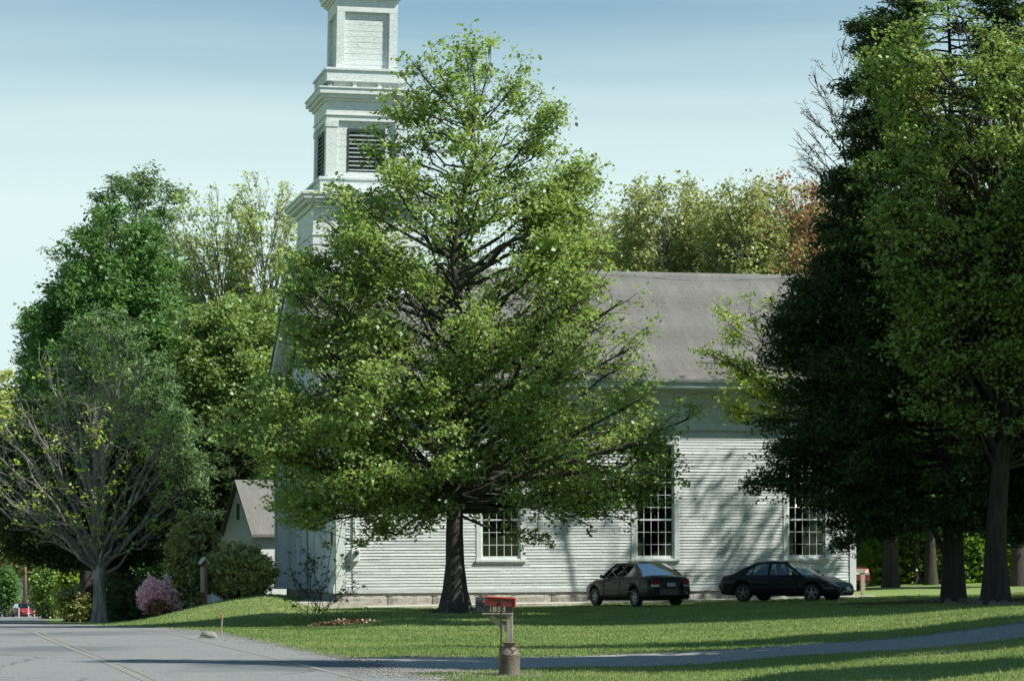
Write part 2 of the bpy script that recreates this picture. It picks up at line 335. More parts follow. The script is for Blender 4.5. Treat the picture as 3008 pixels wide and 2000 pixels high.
tag(strip('driveway', [(x, np.interp(x, dwi[:, 0], dwi[:, 1]), np.interp(x, dwi[:, 0], dwi[:, 2]), np.interp(x, dwi[:, 0], dwi[:, 2])) for x in dx_], .009, M['gravel'],
          [-1, -.8, -.6, -.4, -.2, 0, .2, .4, .6, .8, 1], jag=.09), kind='structure')
def on_paved(X, Y):
    c = road_c(Y); a = np.abs(X - c) < 4.2 + .15 * np.sin(Y * 3)
    ym = np.interp(X, dwi[:, 0], dwi[:, 1]); hw = np.interp(X, dwi[:, 0], dwi[:, 2])
    return a | ((np.abs(Y - ym) < hw - .05 + .12 * np.sin(X * 4)) & (X > -4.6))
# gravelly shoulder along the lawn edge
# grass blades: denser near
def grass_blades():
    rng = np.random.default_rng(5); out = []
    for y0, y1, dens, h, w in ((32, 37, 520, .05, .010), (37, 44, 620, .055, .010), (44, 52, 380, .06, .013), (52, 64, 260, .05, .016), (64, 98, 110, .055, .022)):
        xm = .205 * y1; n = int((y1 - y0) * 2 * xm * dens)
        X = rng.uniform(-xm, xm, n); Y = rng.uniform(y0, y1, n)
        k = ~on_paved(X, Y) & (np.abs(X) < .205 * Y) & (X > road_c(Y) + 4.2)
        lx = (X + 6.05) * math.cos(CH_ANG) + (Y - 89.5) * math.sin(CH_ANG); ly = -(X + 6.05) * math.sin(CH_ANG) + (Y - 89.5) * math.cos(CH_ANG)
        k &= ~((ly > -.9) & (lx > -.5))
        X, Y = X[k], Y[k]; n = len(X); Z = terr(X, Y) - .006
        hh = h * rng.uniform(.45, 1.1, n) * np.where(rng.random(n) < .015, 1.8, 1)
        a = rng.uniform(0, 2 * np.pi, n); lean = rng.normal(0, .4, (n, 2)) * hh[:, None]
        b0 = np.column_stack([X + np.cos(a) * w, Y + np.sin(a) * w, Z]); b1 = np.column_stack([X - np.cos(a) * w, Y - np.sin(a) * w, Z])
        tp = np.column_stack([X + lean[:, 0], Y + lean[:, 1], Z + hh])
        out.append(np.stack([b0, b1, tp], 1))
    V = np.concatenate(out).reshape(-1, 3)
    me = new_mesh('lawn_grass', V, np.arange(len(V)).reshape(-1, 3), M['grassb'])
    o = link('lawn_grass', me); tag(o, 'short mown green grass blades covering the lawn', 'grass', kind='stuff')
grass_blades()
# ------------------------------------------------------------------ trees
def tube_batch(P, R, n=5):
    """P (M,k,3), R (M,k) -> verts, quads"""
    Mn, k, _ = P.shape
    T = np.gradient(P, axis=1); T /= (np.linalg.norm(T, axis=2, keepdims=True) + 1e-9)
    ref = np.where(np.abs(T[..., 2:3]) > .8, np.array([1., 0, 0]), np.array([0, 0, 1.]))
    A = np.cross(T, ref); A /= (np.linalg.norm(A, axis=2, keepdims=True) + 1e-9); B = np.cross(T, A)
    w = np.arange(n) * 2 * np.pi / n
    Vv = P[:, :, None] + (A[:, :, None] * np.cos(w)[:, None] + B[:, :, None] * np.sin(w)[:, None]) * R[:, :, None, None]
    idx = np.arange(Mn * k * n).reshape(Mn, k, n)
    a = idx[:, :-1]; b = np.roll(a, -1, 2); d = idx[:, 1:]; c = np.roll(d, -1, 2)
    return Vv.reshape(-1, 3), np.stack([a, b, c, d], -1).reshape(-1, 4)
def leaf_cloud(Cn, per, sig, size, rng, flat=.5, elong=.8, up=.5, droop=0):
    n = len(Cn) * per
    c = np.repeat(Cn, per, 0) + rng.normal(0, 1, (n, 3)) * np.array([sig, sig, sig * flat])
    nrm = rng.normal(0, 1, (n, 3)); nrm[:, 2] = np.abs(nrm[:, 2]) + up; nrm /= np.linalg.norm(nrm, axis=1)[:, None]
    a = np.cross(nrm, rng.normal(0, 1, (n, 3))); a /= (np.linalg.norm(a, axis=1)[:, None] + 1e-9); b = np.cross(nrm, a)
    s = size * (.45 + 1.05 * rng.random(n) ** 1.2)[:, None]
    L, W = a * s * .5, b * s * .5 * elong; f = nrm * s * .13
    V = np.stack([c - L, c + W * .9 + f - L * .1, c + L, c - W * .9 + f - L * .1], 1).reshape(-1, 3)
    return V, np.arange(n * 4).reshape(n, 4)
def env_fn(env, Y):
    e = np.array(env, float); z = EYE + (HY - e[:, 0] * K) * Y / FPX; xl = (e[:, 1] * K - 1504) * Y / FPX; xr = (e[:, 2] * K - 1504) * Y / FPX
    o = np.argsort(z); z, xl, xr = z[o], xl[o], xr[o]
    return z, (xl + xr) / 2, (xr - xl) / 2
def make_tree(name, label, cat, base, env, leaf, bark_, seed=1, Y=None, trunk_r=.3, clear=3, nprim=40, nsec=9, nclump=5, per=12, sig=.22, size=.16,
              asc=40, dr_=.85, flat=.5, elong=.8, up=.5, bare=.0, group=None, gap=.25, flare=1.6, sec_len=.33, twig=.012, multi=1, inner=.25, trunk_top=.97, wob=.15,
              crown_name='crown', stems=None, leaf2=None, sink=.06, prim_k=.42, hollow=0.0, thin=None, wexp=.95):
    rng = np.random.default_rng(seed)
    bx, by, bz = base; Yb = by
    zs, cxs, rxs = env_fn(env, Y or by) if not isinstance(env, tuple) else env
    zmin, zmax = zs[0], zs[-1]; Hc = zmax - bz
    cx = lambda z: np.interp(z, zs, cxs); rx = lambda z: np.interp(z, zs, rxs)
    # trunk
    nt = 16; tzs = np.linspace(0, 1, nt) ** 1.15 * (Hc * trunk_top) + bz
    if multi > 1: tzs = np.linspace(0, 1, nt) * (clear) + bz
    tt = (tzs - bz) / Hc
    tx = bx + (cx(np.clip(tzs, zmin, zmax)) - bx) * smooth(.05, .9, tt) + np.cumsum(rng.normal(0, wob * .3, nt)) * tt
    ty = Yb + np.cumsum(rng.normal(0, wob * .3, nt)) * tt
    tr = trunk_r * ((1 - tt) ** 1.15 * .95 + .03); tr[0] *= flare; tr[1] *= 1 + (flare - 1) * .35
    tp = np.column_stack([tx, ty, tzs]); tp[0, 2] -= sink
    on_trunk = lambda z: np.column_stack([np.interp(z, tzs, tx), np.interp(z, tzs, ty), np.clip(z, bz, tzs[-1])])
    VV, FF, nb = [], [], 0
    def addt(P, R, n):
        nonlocal nb
        if len(P) == 0: return
        v, f = tube_batch(P, R, n); VV.append(v); FF.append(f + nb); nb += len(v)
    if multi == 1 or trunk_r > .05:
        # flared, ribbed trunk with root buttresses
        v, f = tube_batch(tp[None], tr[None], 14)
        rel = v.reshape(nt, 14, 3) - tp[:, None]; rib = 1 + (.10 * np.sin(np.arange(14) * 2.7 + seed) + .06 * rng.normal(0, 1, 14))[None] * np.exp(-((tzs - bz) / 1.2))[:, None] * (flare)
        v = (tp[:, None] + rel * rib[..., None]).reshape(-1, 3)
        VV.append(v); FF.append(f); nb = len(v)
    # primaries
    zz = np.linspace(zmin + .1, zmax - .05, 400); wgt = rx(zz) ** wexp + .5; cdf = np.cumsum(wgt); cdf /= cdf[-1]
    u = (np.arange(nprim) + rng.random(nprim)) / nprim; ze = np.interp(u, cdf, zz)
    rm_ = lambda a_, z_: 1.07 - gap * .5 * (.5 + .5 * np.sin(3 * a_ + 1.25 * z_ + seed) * np.cos(2.3 * z_ - 2 * a_ + seed * 2)) - gap * .25 * (.5 + .5 * np.sin(7 * a_ - 3.1 * z_ + seed))
    az = np.arange(nprim) * 2.39996 + rng.normal(0, .3, nprim)
    q = rng.uniform(.78, 1.0, nprim)
    r_ = rx(ze)
    # uneven outline: lobes
    lob = rm_(az, ze)
    pe = np.column_stack([cx(ze) + r_ * q * lob * np.cos(az), Yb + r_ * dr_ * q * lob * np.sin(az), ze])
    tan = math.tan(math.radians(asc))
    zst = np.clip(ze - r_ * q * tan * rng.uniform(.7, 1.25, nprim), bz + clear * rng.uniform(.9, 1.3, nprim), bz + Hc * trunk_top * .97)
    zst = np.minimum(zst, ze + 1.2)
    ps = on_trunk(zst)
    if multi > 1:
        ps[:, 0] += rng.normal(0, .12 * multi ** .5, nprim); ps[:, 1] += rng.normal(0, .12 * multi ** .5, nprim); ps[:, 2] = bz - .03
    k = 7; s = np.linspace(0, 1, k)[None, :, None]
    mid = (ps + pe) / 2; mid[:, 2] += (pe[:, 2] - ps[:, 2]) * (-.10 if asc < 50 else .12) + rng.normal(0, .12, nprim); mid[:, :2] += (pe - ps)[:, :2] * .06 + rng.normal(0, .18, (nprim, 2)) * (r_[:, None] * .25)
    PP = ps[:, None] * (1 - s) ** 2 + 2 * mid[:, None] * s * (1 - s) + pe[:, None] * s ** 2
    PP[:, 1:-1] += rng.normal(0, .05, (nprim, k - 2, 3)) * np.clip(r_, .3, 3)[:, None, None] * .6
    Lp = np.linalg.norm(pe - ps, axis=1)
    rt = np.interp(zst, tzs, tr) if multi == 1 else np.full(nprim, trunk_r)
    r0 = np.clip(np.minimum(rt * .6, Lp * .0135 + .012) if prim_k < 1 else rt, .008, 1)
    addt(PP, r0[:, None] * np.linspace(1, .18, k)[None] + .004, 6)
    # secondaries
    ns = np.maximum(2, (nsec * Lp / Lp.mean()).astype(int)); own = np.repeat(np.arange(nprim), ns); m = len(own)
    sp = rng.uniform(inner, 1, m) ** .8
    def ev(idx, t): return (lambda t_: PP_[0][idx] * (1 - t_) ** 2 + 2 * PP_[1][idx] * t_ * (1 - t_) + PP_[2][idx] * t_ ** 2)(t[:, None])
    PP_ = (ps, mid, pe); o = ev(own, sp); dirn = (pe - ps)[own]; dirn /= np.linalg.norm(dirn, axis=1)[:, None] + 1e-9
    ang = rng.choice([-1, 1], m) * rng.uniform(.4, 1.15, m); ca, sa = np.cos(ang), np.sin(ang)
    d2 = np.column_stack([dirn[:, 0] * ca - dirn[:, 1] * sa, dirn[:, 0] * sa + dirn[:, 1] * ca, dirn[:, 2] * .6 + rng.normal(.12, .30, m)])
    d2 /= np.linalg.norm(d2, axis=1)[:, None] + 1e-9
    ln = (np.clip(Lp, .5, 6)[own] * sec_len * (1.25 - .75 * sp) + .12) * rng.uniform(.6, 1.25, m)
    e2 = o + d2 * ln[:, None]
    zc = np.clip(e2[:, 2], zmin, zmax); R2 = rx(zc) * rm_(np.arctan2(e2[:, 1] - Yb, e2[:, 0] - cx(zc)), zc) * rng.uniform(.92, 1.12, m) + .05; dd = np.sqrt(((e2[:, 0] - cx(zc)) / R2) ** 2 + ((e2[:, 1] - Yb) / (R2 * dr_)) ** 2)
    over = dd > 1; e2[over, 0] = cx(zc[over]) + (e2[over, 0] - cx(zc[over])) / dd[over]; e2[over, 1] = Yb + (e2[over, 1] - Yb) / dd[over]; e2[:, 2] = np.clip(e2[:, 2], zmin - .3, zmax + .25)
    md = (o + e2) / 2 + rng.normal(0, .06, (m, 3)) * ln[:, None]; md[:, 2] += .05 * ln
    s5 = np.linspace(0, 1, 5)[None, :, None]; P2 = o[:, None] * (1 - s5) ** 2 + 2 * md[:, None] * s5 * (1 - s5) + e2[:, None] * s5 ** 2
    rr = np.clip(ln * .009 + .005, .006, .05) * (twig / .012)
    addt(P2, rr[:, None] * np.linspace(1, .35, 5)[None], 4)
    # twigs and leaf clumps
    nc = np.maximum(1, (nclump * ln / ln.mean()).astype(int)); own2 = np.repeat(np.arange(m), nc); t = rng.uniform(.2, 1.05, len(own2))[:, None]
    o3 = o[own2] * (1 - t) ** 2 + 2 * md[own2] * t * (1 - t) + e2[own2] * t ** 2
    off = rng.normal(0, 1, (len(own2), 3)) * np.array([.5, .5, .32]) * np.clip(ln[own2], .2, 1.4)[:, None] * .5; off[:, 2] += .05
    c3 = o3 + off
    zc = np.clip(c3[:, 2], zmin, zmax); R3 = (rx(zc) * 1.06 + .1) * rm_(np.arctan2(c3[:, 1] - Yb, c3[:, 0] - cx(zc)), zc) * rng.uniform(.95, 1.12, len(c3)); d3 = np.sqrt(((c3[:, 0] - cx(zc)) / R3) ** 2 + ((c3[:, 1] - Yb) / (R3 * dr_)) ** 2)
    keep = (d3 < 1.02) & (c3[:, 2] > zmin - .35)
    nzv = (np.sin(c3[:, 0] * 2.3 + seed + np.sin(c3[:, 2] * 1.3)) + np.sin(c3[:, 1] * 2.1 + 2 + np.sin(c3[:, 0] * 1.1)) + np.sin(c3[:, 2] * 2.9 + seed * 2 + np.sin(c3[:, 1] * 1.7))) / 3
    keep &= (nzv > -.75 + gap * .7 + hollow * 1.2) | (rng.random(len(c3)) < .18)
    if thin is not None: keep &= ~(thin(c3, (bx, by, bz)) & (rng.random(len(c3)) < .5))
    o3, c3 = o3[keep], c3[keep]
    P3 = np.stack([o3, (o3 + c3) / 2 + rng.normal(0, .02, c3.shape), c3], 1)
    addt(P3, np.tile(np.array([1, .8, .5]) * twig * .7, (len(P3), 1)), 3)
    V = np.concatenate(VV); F = np.concatenate(FF)
    root = thing(name, label, cat, (bx, by, bz), 0, group)
    org = np.array([bx, by, bz])
    trunk_name = 'trunk' if multi == 1 else 'stem'
    link(trunk_name, new_mesh(trunk_name, V - org, F, bark_, True), root)
    lc = c3[rng.random(len(c3)) >= bare]
    if len(lc):
        def cloud(cc, mt, nm, pr=per):
            v, f = leaf_cloud(cc, pr, sig, size, rng, flat, elong, up); link(nm, new_mesh(nm, v - org, f, mt), root)
        if leaf2 is not None:
            a = leaf2[1](lc) if callable(leaf2[1]) else rng.random(len(lc)) < leaf2[1]
            cloud(lc[~a], leaf, crown_name); cloud(lc[a], leaf2[0], leaf2[2])
        else: cloud(lc, leaf, crown_name)
    return root
def dup_tree(src, loc, rz, sc_, label, group=None):
    o = src.copy(); C.objects.link(o); o.location = loc; o.rotation_euler = (0, 0, rz); o.scale = sc_ if hasattr(sc_, '__len__') else (sc_,) * 3
    o['label'] = label
    if group: o['group'] = group
    for ch in list(src.children):
        c = ch.copy(); C.objects.link(c); c.parent = o
    return o
def base_xy(pxd, Y):
    x = (pxd * K - 1504) * Y / FPX; return (x, Y, tz(x, Y))
def shift_env(e, dx): return [(a, b + dx, c + dx) for a, b, c in e]
# the big maple in front of the church
make_tree('maple_tree', 'tall bright green maple standing on the lawn in front of the church', 'tree', base_xy(1047, 77),
    [(74, 1060, 1140), (100, 985, 1160), (150, 925, 1225), (200, 895, 1250), (260, 862, 1300), (330, 848, 1345), (400, 805, 1370), (440, 725, 1415), (520, 700, 1400),
     (600, 655, 1425), (680, 640, 1475), (760, 622, 1500), (850, 565, 1570), (950, 520, 1605), (1050, 495, 1622), (1120, 520, 1615), (1175, 555, 1530), (1225, 620, 1380), (1255, 780, 1290)],
    M['leaf_main'], M['bark'], seed=11, trunk_r=.31, clear=3.3, nprim=172, nsec=15, nclump=8, per=13, sig=.17, size=.125, asc=31, dr_=.66, gap=.24, wexp=.45, thin=lambda c, o: (c[:, 0] > o[0] + 2.2) & (c[:, 2] < 9.5), flare=1.7, sec_len=.30, hollow=.30, trunk_top=.86)
hem = [(-130, 2150, 2240), (-90, 2090, 2300), (-40, 2025, 2370), (30, 1968, 2420), (120, 1955, 2450), (200, 1935, 2470), (330, 1893, 2490), (450, 1875, 2500), (560, 1850, 2520), (680, 1795, 2540), (760, 1765, 2550),
       (850, 1760, 2555), (950, 1735, 2560), (1050, 1715, 2560), (1130, 1718, 2560), (1200, 1790, 2550), (1270, 1860, 2530)]
make_tree('hemlock_tree', 'huge dark hemlock beside the right end of the church', 'tree', base_xy(2195, 81.0), hem, M['needle'], M['bark_dark'], seed=21,
    trunk_r=.37, clear=2.6, nprim=250, nsec=18, nclump=9, per=14, sig=.17, size=.165, asc=-2, dr_=.6, flat=.4, elong=.38, up=.6, gap=.38, sec_len=.26, flare=1.2, hollow=.08, thin=lambda c, o: (c[:, 0] < o[0] - 2.2) & (c[:, 2] < 7))
make_tree('maple_tree', 'yellow-green young-leaved maple in front of the dark hemlock', 'tree', base_xy(2292, 77.5),
    [(5, 2150, 2200), (30, 2075, 2330), (90, 1992, 2420), (170, 1965, 2500), (260, 1945, 2560), (350, 1930, 2620), (450, 1915, 2640), (560, 1930, 2660), (700, 1975, 2680), (850, 2030, 2690), (980, 2090, 2690), (1080, 2180, 2650)],
    M['leaf_yel'], M['bark_dark'], seed=31, trunk_r=.35, clear=4.2, nprim=120, nsec=15, nclump=8, per=11, sig=.15, size=.13, asc=52, dr_=.7, gap=.45, hollow=.18, flare=1.3, sec_len=.3)
make_tree('ash_tree', 'light sprays of small pale leaves over the church roof beside the hemlock', 'tree', base_xy(2190, 86),
    [(655, 1670, 1800), (720, 1632, 1850), (800, 1612, 1900), (880, 1635, 1930), (960, 1672, 1940), (1005, 1700, 1930)],
    M['leaf_bright'], M['bark_dark'], seed=41, trunk_r=.13, clear=6, nprim=30, nsec=8, nclump=4, per=8, sig=.13, size=.14, asc=35, elong=.45, gap=.3, hollow=.1, dr_=.7)
make_tree('bare_tree', 'bare twigs of a still leafless tree poking out left of the dark hemlock', 'tree', base_xy(2200, 88),
    [(95, 1905, 2060), (160, 1850, 2060), (230, 1842, 2060), (310, 1835, 2050), (380, 1800, 2050), (430, 1830, 2050)],
    M['leaf_red'], M['bark_dark'], seed=43, trunk_r=.14, clear=9, nprim=30, nsec=7, nclump=3, per=2, sig=.05, size=.07, asc=50, bare=.6, gap=.3, dr_=.6, twig=.016)
# hazy spring wood behind the roof
ol = [(400, 1490, 1580), (440, 1440, 1640), (500, 1415, 1665), (600, 1405, 1675), (700, 1410, 1670), (850, 1450, 1630)]
kw = dict(nprim=90, nsec=12, nclump=5, per=7, sig=.2, size=.18, asc=62, gap=.35, trunk_r=.25, clear=6, dr_=.9, hollow=.15, sec_len=.26)
wood = 'spring trees rising behind the church roof'
t_ol = make_tree('spring_tree', 'olive-green spring tree behind the roof, just right of the big maple', 'tree', base_xy(1540, 124), ol, M['leaf_olive'], M['bark_grey'], seed=51, group=wood, **kw)
t_rd = make_tree('red_maple', 'reddish budding tree behind the right part of the roof', 'tree', base_xy(1820, 122), shift_env([(a + 12, b, c) for a, b, c in ol], 285), M['leaf_red'], M['bark_grey'], seed=52, group=wood,
    leaf2=(M['leaf_olive'], .35, 'crown'), **kw)
for xd, Yd, s_, r_, lb in ((1420, 130, (1, 1, .97), 1.2, 'olive tree showing between the big maple crown and the roof ridge'), (1640, 127, (1.05, 1.05, .965), 2.6, 'middle olive-green tree above the bare stretch of roof ridge'),
                           (1725, 121, (.9, .9, .97), 4.0, 'olive-green tree left of the reddish budding tree'), (1905, 128, (1, 1, .96), 5.1, 'olive tree half hidden by the dark hemlock edge'),
                           (1320, 128, (1, 1, .92), .4, 'olive tree glimpsed through the middle of the big maple crown')):
    dup_tree(t_ol, base_xy(xd, Yd), r_, s_, lb, wood)
# left-hand wood
make_tree('pine_tree', 'tall blue-green pine, highest top of the left wood', 'tree', base_xy(330, 140),
    [(372, 360, 400), (395, 240, 405), (430, 190, 440), (480, 200, 440), (540, 150, 440), (600, 78, 450), (640, 110, 460), (720, 60, 460), (850, 30, 440)],
    M['pine'], M['bark_dark'], seed=61, trunk_r=.4, clear=8, nprim=110, nsec=12, nclump=7, per=11, sig=.24, size=.26, asc=12, elong=.35, gap=.5, hollow=.2, dr_=.8)
make_tree('maple_tree', 'dense dark green maple at the left edge of the wood', 'tree', base_xy(200, 126),
    [(445, 240, 310), (480, 195, 365), (560, 155, 395), (650, 95, 425), (750, 52, 440), (850, 30, 440), (950, 8, 420), (1050, 0, 400), (1150, 20, 380)],
    M['leaf_green'], M['bark_dark'], seed=62, trunk_r=.4, clear=4, nprim=130, nsec=14, nclump=8, per=11, sig=.24, size=.2, asc=45, gap=.4, sec_len=.26)
tk = dict(nprim=60, nsec=9, nclump=4, per=6, sig=.16, size=.17, asc=68, gap=.4, trunk_r=.2, dr_=.8, hollow=.2, sec_len=.24, twig=.016)
make_tree('pale_tree', 'thin pale-leaved tree with bare upright limbs beside the tall pine', 'tree', base_xy(505, 132),
    [(420, 410, 500), (450, 385, 545), (520, 375, 590), (600, 380, 600), (700, 400, 600), (800, 430, 590)], M['leaf_pale'], M['bark_grey'], seed=63, clear=9, **tk)
make_tree('pale_tree', 'airy pale-leaved tree against the sky just left of the steeple', 'tree', base_xy(620, 130),
    [(398, 560, 650), (430, 530, 690), (500, 510, 705), (600, 515, 710), (680, 540, 700), (780, 560, 690)], M['leaf_pale'], M['bark_grey'], seed=64, clear=9, **tk)
make_tree('bushy_tree', 'rounded yellow-green tree left of the church gable', 'tree', base_xy(540, 118),
    [(678, 540, 620), (710, 440, 655), (780, 392, 680), (880, 375, 690), (1000, 380, 690), (1100, 400, 680), (1180, 440, 660)],
    M['leaf_fresh'], M['bark_grey'], seed=65, trunk_r=.25, clear=3, nprim=120, nsec=14, nclump=8, per=11, sig=.2, size=.17, asc=50, gap=.35)
make_tree('pine_tree', 'soft grey-green pine behind the nearly bare maple', 'tree', base_xy(250, 112),
    [(698, 215, 275), (740, 165, 335), (800, 145, 365), (900, 140, 425), (1000, 130, 470), (1100, 120, 490), (1180, 180, 450)],
    M['pine'], M['bark_dark'], seed=66, trunk_r=.35, clear=4, nprim=110, nsec=12, nclump=6, per=10, sig=.2, size=.22, asc=25, elong=.3, gap=.3)
make_tree('green_tree', 'mid green tree between the soft pine and the church', 'tree', base_xy(470, 121),
    [(800, 420, 520), (880, 380, 600), (980, 350, 650), (1080, 330, 670), (1160, 340, 640), (1230, 380, 560)],
    M['leaf_green'], M['bark_dark'], seed=67, trunk_r=.25, clear=3.5, nprim=80, nsec=11, nclump=6, per=9, sig=.2, size=.19, asc=40, gap=.35)
make_tree('hemlock_tree', 'dark spreading hemlock with a thick trunk behind the pale-limbed maple', 'tree', base_xy(278, 104),
    [(900, 120, 300), (1000, -20, 420), (1100, -60, 470), (1200, -60, 480), (1270, 0, 450), (1310, 60, 380)],
    M['needle'], M['bark_dark'], seed=68, trunk_r=.5, clear=2.0, nprim=130, nsec=13, nclump=7, per=9, sig=.18, size=.2, asc=0, flat=.4, elong=.4, gap=.3, flare=1.4)
make_tree('hemlock_tree', 'dark hemlock behind the pink azalea', 'tree', base_xy(425, 116),
    [(950, 380, 560), (1050, 330, 620), (1150, 310, 600), (1230, 320, 560), (1300, 340, 510)],
    M['needle'], M['bark_dark'], seed=69, trunk_r=.28, clear=1.6, nprim=110, nsec=12, nclump=7, per=9, sig=.18, size=.2, asc=0, flat=.4, elong=.4, gap=.3)
make_tree('maple_tree', 'nearly bare maple with pale grey limbs and few yellow-green leaves', 'tree', base_xy(229, 99),
    [(755, 130, 250), (800, 60, 330), (870, 10, 350), (950, -30, 390), (1050, -60, 440), (1130, -70, 470), (1190, -20, 430), (1250, 80, 380)],
    M['leaf_bright'], M['bark_mid'], seed=70, trunk_r=.29, clear=2.0, nprim=46, nsec=12, nclump=4, per=14, sig=.2, size=.14, asc=62, bare=.83, gap=.2, flare=1.35, twig=.011, inner=.2, sec_len=.34, trunk_top=.45)
# shrubs
def bush(name, label, xd0, xd1, yt, Y, leafm, seed, cat='shrub', yb=None, n=60, size=.12, per=10, bare=0, **k):
    cxd = (xd0 + xd1) / 2; b = base_xy(cxd, Y)
    if yb is None: yb = (HY - (b[2] - EYE) * FPX / Y) / K
    h = yb - yt; w = (xd1 - xd0) / 2
    env = [(yt, cxd - w * .45, cxd + w * .45), (yt + h * .12, cxd - w * .75, cxd + w * .75), (yt + h * .4, cxd - w, cxd + w), (yt + h * .75, cxd - w * .92, cxd + w * .92), (yb - 1, cxd - w * .6, cxd + w * .6)]
    a = dict(trunk_r=.03, clear=.2, nprim=n, nsec=7, nclump=4, per=per, sig=.09, size=size, asc=55, dr_=.8, multi=5, gap=.3, twig=.01, crown_name='foliage', sec_len=.3, inner=.35, bare=bare)
    a.update(k)
    return make_tree(name, label, cat, b, env, leafm, M['bark_dark'], seed=seed, **a)
bush('rhododendron', 'tall olive rhododendron behind the notice board', 385, 518, 1196, 97, M['rhodo'], 81, n=90, per=13, size=.14)
bush('rhododendron', 'wide yellow-tipped rhododendron in front of the small white annex', 478, 628, 1270, 93.6, M['rhodo'], 82, n=110, per=12, size=.13, gap=.2)
bush('azalea', 'rounded pink flowering azalea on the lawn bank', 320, 411, 1338, 94, M['azalea'], 83, cat='azalea', n=70, per=12, size=.09, sig=.07,
     leaf2=(M['leaf_red'], lambda c: (np.sqrt((c[:, 0] - c[:, 0].mean() - .1) ** 2 + (c[:, 2] - c[:, 2].min() - .35) ** 2) < .42), 'stem_buds'))
bush('shrub', 'yellow-green arching shrub near the red car', 74, 150, 1302, 170, M['leaf_yel'], 84, n=70, size=.2, sig=.16)
bush('shrub', 'bright lime shrub just left of the big dark trunk', 130, 218, 1312, 138, M['leaf_bright'], 85, n=60, size=.18, sig=.15, bare=.2)
bush('shrub', 'small dark bush beside the black roadside mailbox', 134, 202, 1350, 112, M['rhodo'], 86, n=50, size=.14)
bush('shrub', 'low green shrub behind the red car', -10, 40, 1310, 290, M['leaf_green'], 87, n=50, size=.26, sig=.2)
g_ = ground_at(722 * K, 1428 * K)
make_tree('lawn_shrub', 'thin-stemmed sparse shrub standing alone on the lawn', 'shrub', (g_.x, g_.y, g_.z),
    [(1245, 700, 740), (1270, 665, 800), (1320, 645, 845), (1380, 650, 830), (1420, 680, 780)], M['redleaf'], M['bark_dark'], seed=91, trunk_r=.014, clear=.2, nprim=22, nsec=5, nclump=3, per=3, sig=.05, size=.09,
    asc=65, multi=6, gap=.1, twig=.007, crown_name='foliage', sec_len=.22, inner=.45, bare=.2)
# trees on the far side of the lawn, right
wd = 'trunks of the wood behind the lawn on the right'
tw = make_tree('woodland_tree', 'thick dark woodland trunk nearest the church corner', 'tree', base_xy(2052, 112),
    [(600, 1980, 2120), (750, 1900, 2200), (950, 1880, 2220), (1080, 1890, 2210), (1170, 1930, 2170)], M['leaf_green'], M['bark_dark'], seed=95, trunk_r=.35, clear=5.5, nprim=70, nsec=10, nclump=5, per=10, sig=.28, size=.26, asc=20, gap=.3, flare=1.2, group=wd)
for j, (xd, Yd, s_, lb) in enumerate(((2105, 118, .9, 'slim trunk right of the thick dark woodland trunk'), (2143, 116, .8, 'slender trunk left of the big hemlock trunk'), (2245, 121, 1.0, 'woodland tree seen between the two big trunks'),
                                      (2345, 108, .9, 'grey trunk at the right edge of the photo'), (2010, 126, 1.1, 'tree filling the gap behind the church corner'), (2180, 130, 1.15, 'deep woodland tree behind the big hemlock trunk'),
                                      (2330, 128, 1.15, 'deep woodland tree right of both big trunks'))):
    dup_tree(tw, base_xy(xd, Yd), j * 1.3, s_, lb, wd)
def undergrowth(name, label, xd0, xd1, Y0, Y1, h, n, leafm, size, seed):
    rng = np.random.default_rng(seed); Yv = rng.uniform(Y0, Y1, n); xd = rng.uniform(xd0, xd1, n); X = (xd * K - 1504) * Yv / FPX
    hh = h * (.45 + .55 * (.5 + .5 * np.sin(X * 1.1 + seed) * np.sin(Yv * .9)))
    Cn = np.column_stack([X, Yv, terr(X, Yv) + hh * rng.random(n) ** .8])
    v, f = leaf_cloud(Cn, 12, .24, size, rng); tag(link(name, new_mesh(name, v, f, leafm)), label, 'undergrowth', kind='stuff')
undergrowth('undergrowth', 'sunlit leafy undergrowth filling the wood behind the right lawn', 1975, 2420, 117, 128, 5.0, 2600, M['under'], .24, 3)
undergrowth('undergrowth', 'dim undergrowth below the left wood', 285, 480, 118, 135, 3.0, 1500, M['leaf_green'], .26, 4)
undergrowth('undergrowth', 'dark low undergrowth between the azalea and the annex', 250, 520, 100, 112, 2.2, 1300, M['needle'], .2, 6)
# far trees beyond the road end
ft = make_tree('distant_tree', 'pale green distant tree at the left edge beyond the road', 'tree', base_xy(-20, 300), [(845, -90, 30), (900, -120, 80), (1000, -140, 110), (1150, -140, 110), (1280, -120, 90)],
    M['leaf_olive'], M['bark_grey'], seed=97, trunk_r=.6, clear=4, nprim=60, nsec=9, nclump=5, per=8, sig=.6, size=.7, asc=45, gap=.3, group='distant trees beyond the road')
for j, (xd, Yd, s_, lb) in enumerate(((60, 320, .7, 'distant tree directly behind the utility pole'), (150, 300, .6, 'distant tree behind the lime shrub'), (250, 330, .65, 'distant tree behind the big dark trunk'),
                                      (20, 350, .8, 'furthest distant tree at the left edge'), (370, 310, .6, 'distant tree behind the pink azalea'))):
    dup_tree(ft, base_xy(xd, Yd), j * 1.7 + .5, s_, lb, 'distant trees beyond the road')
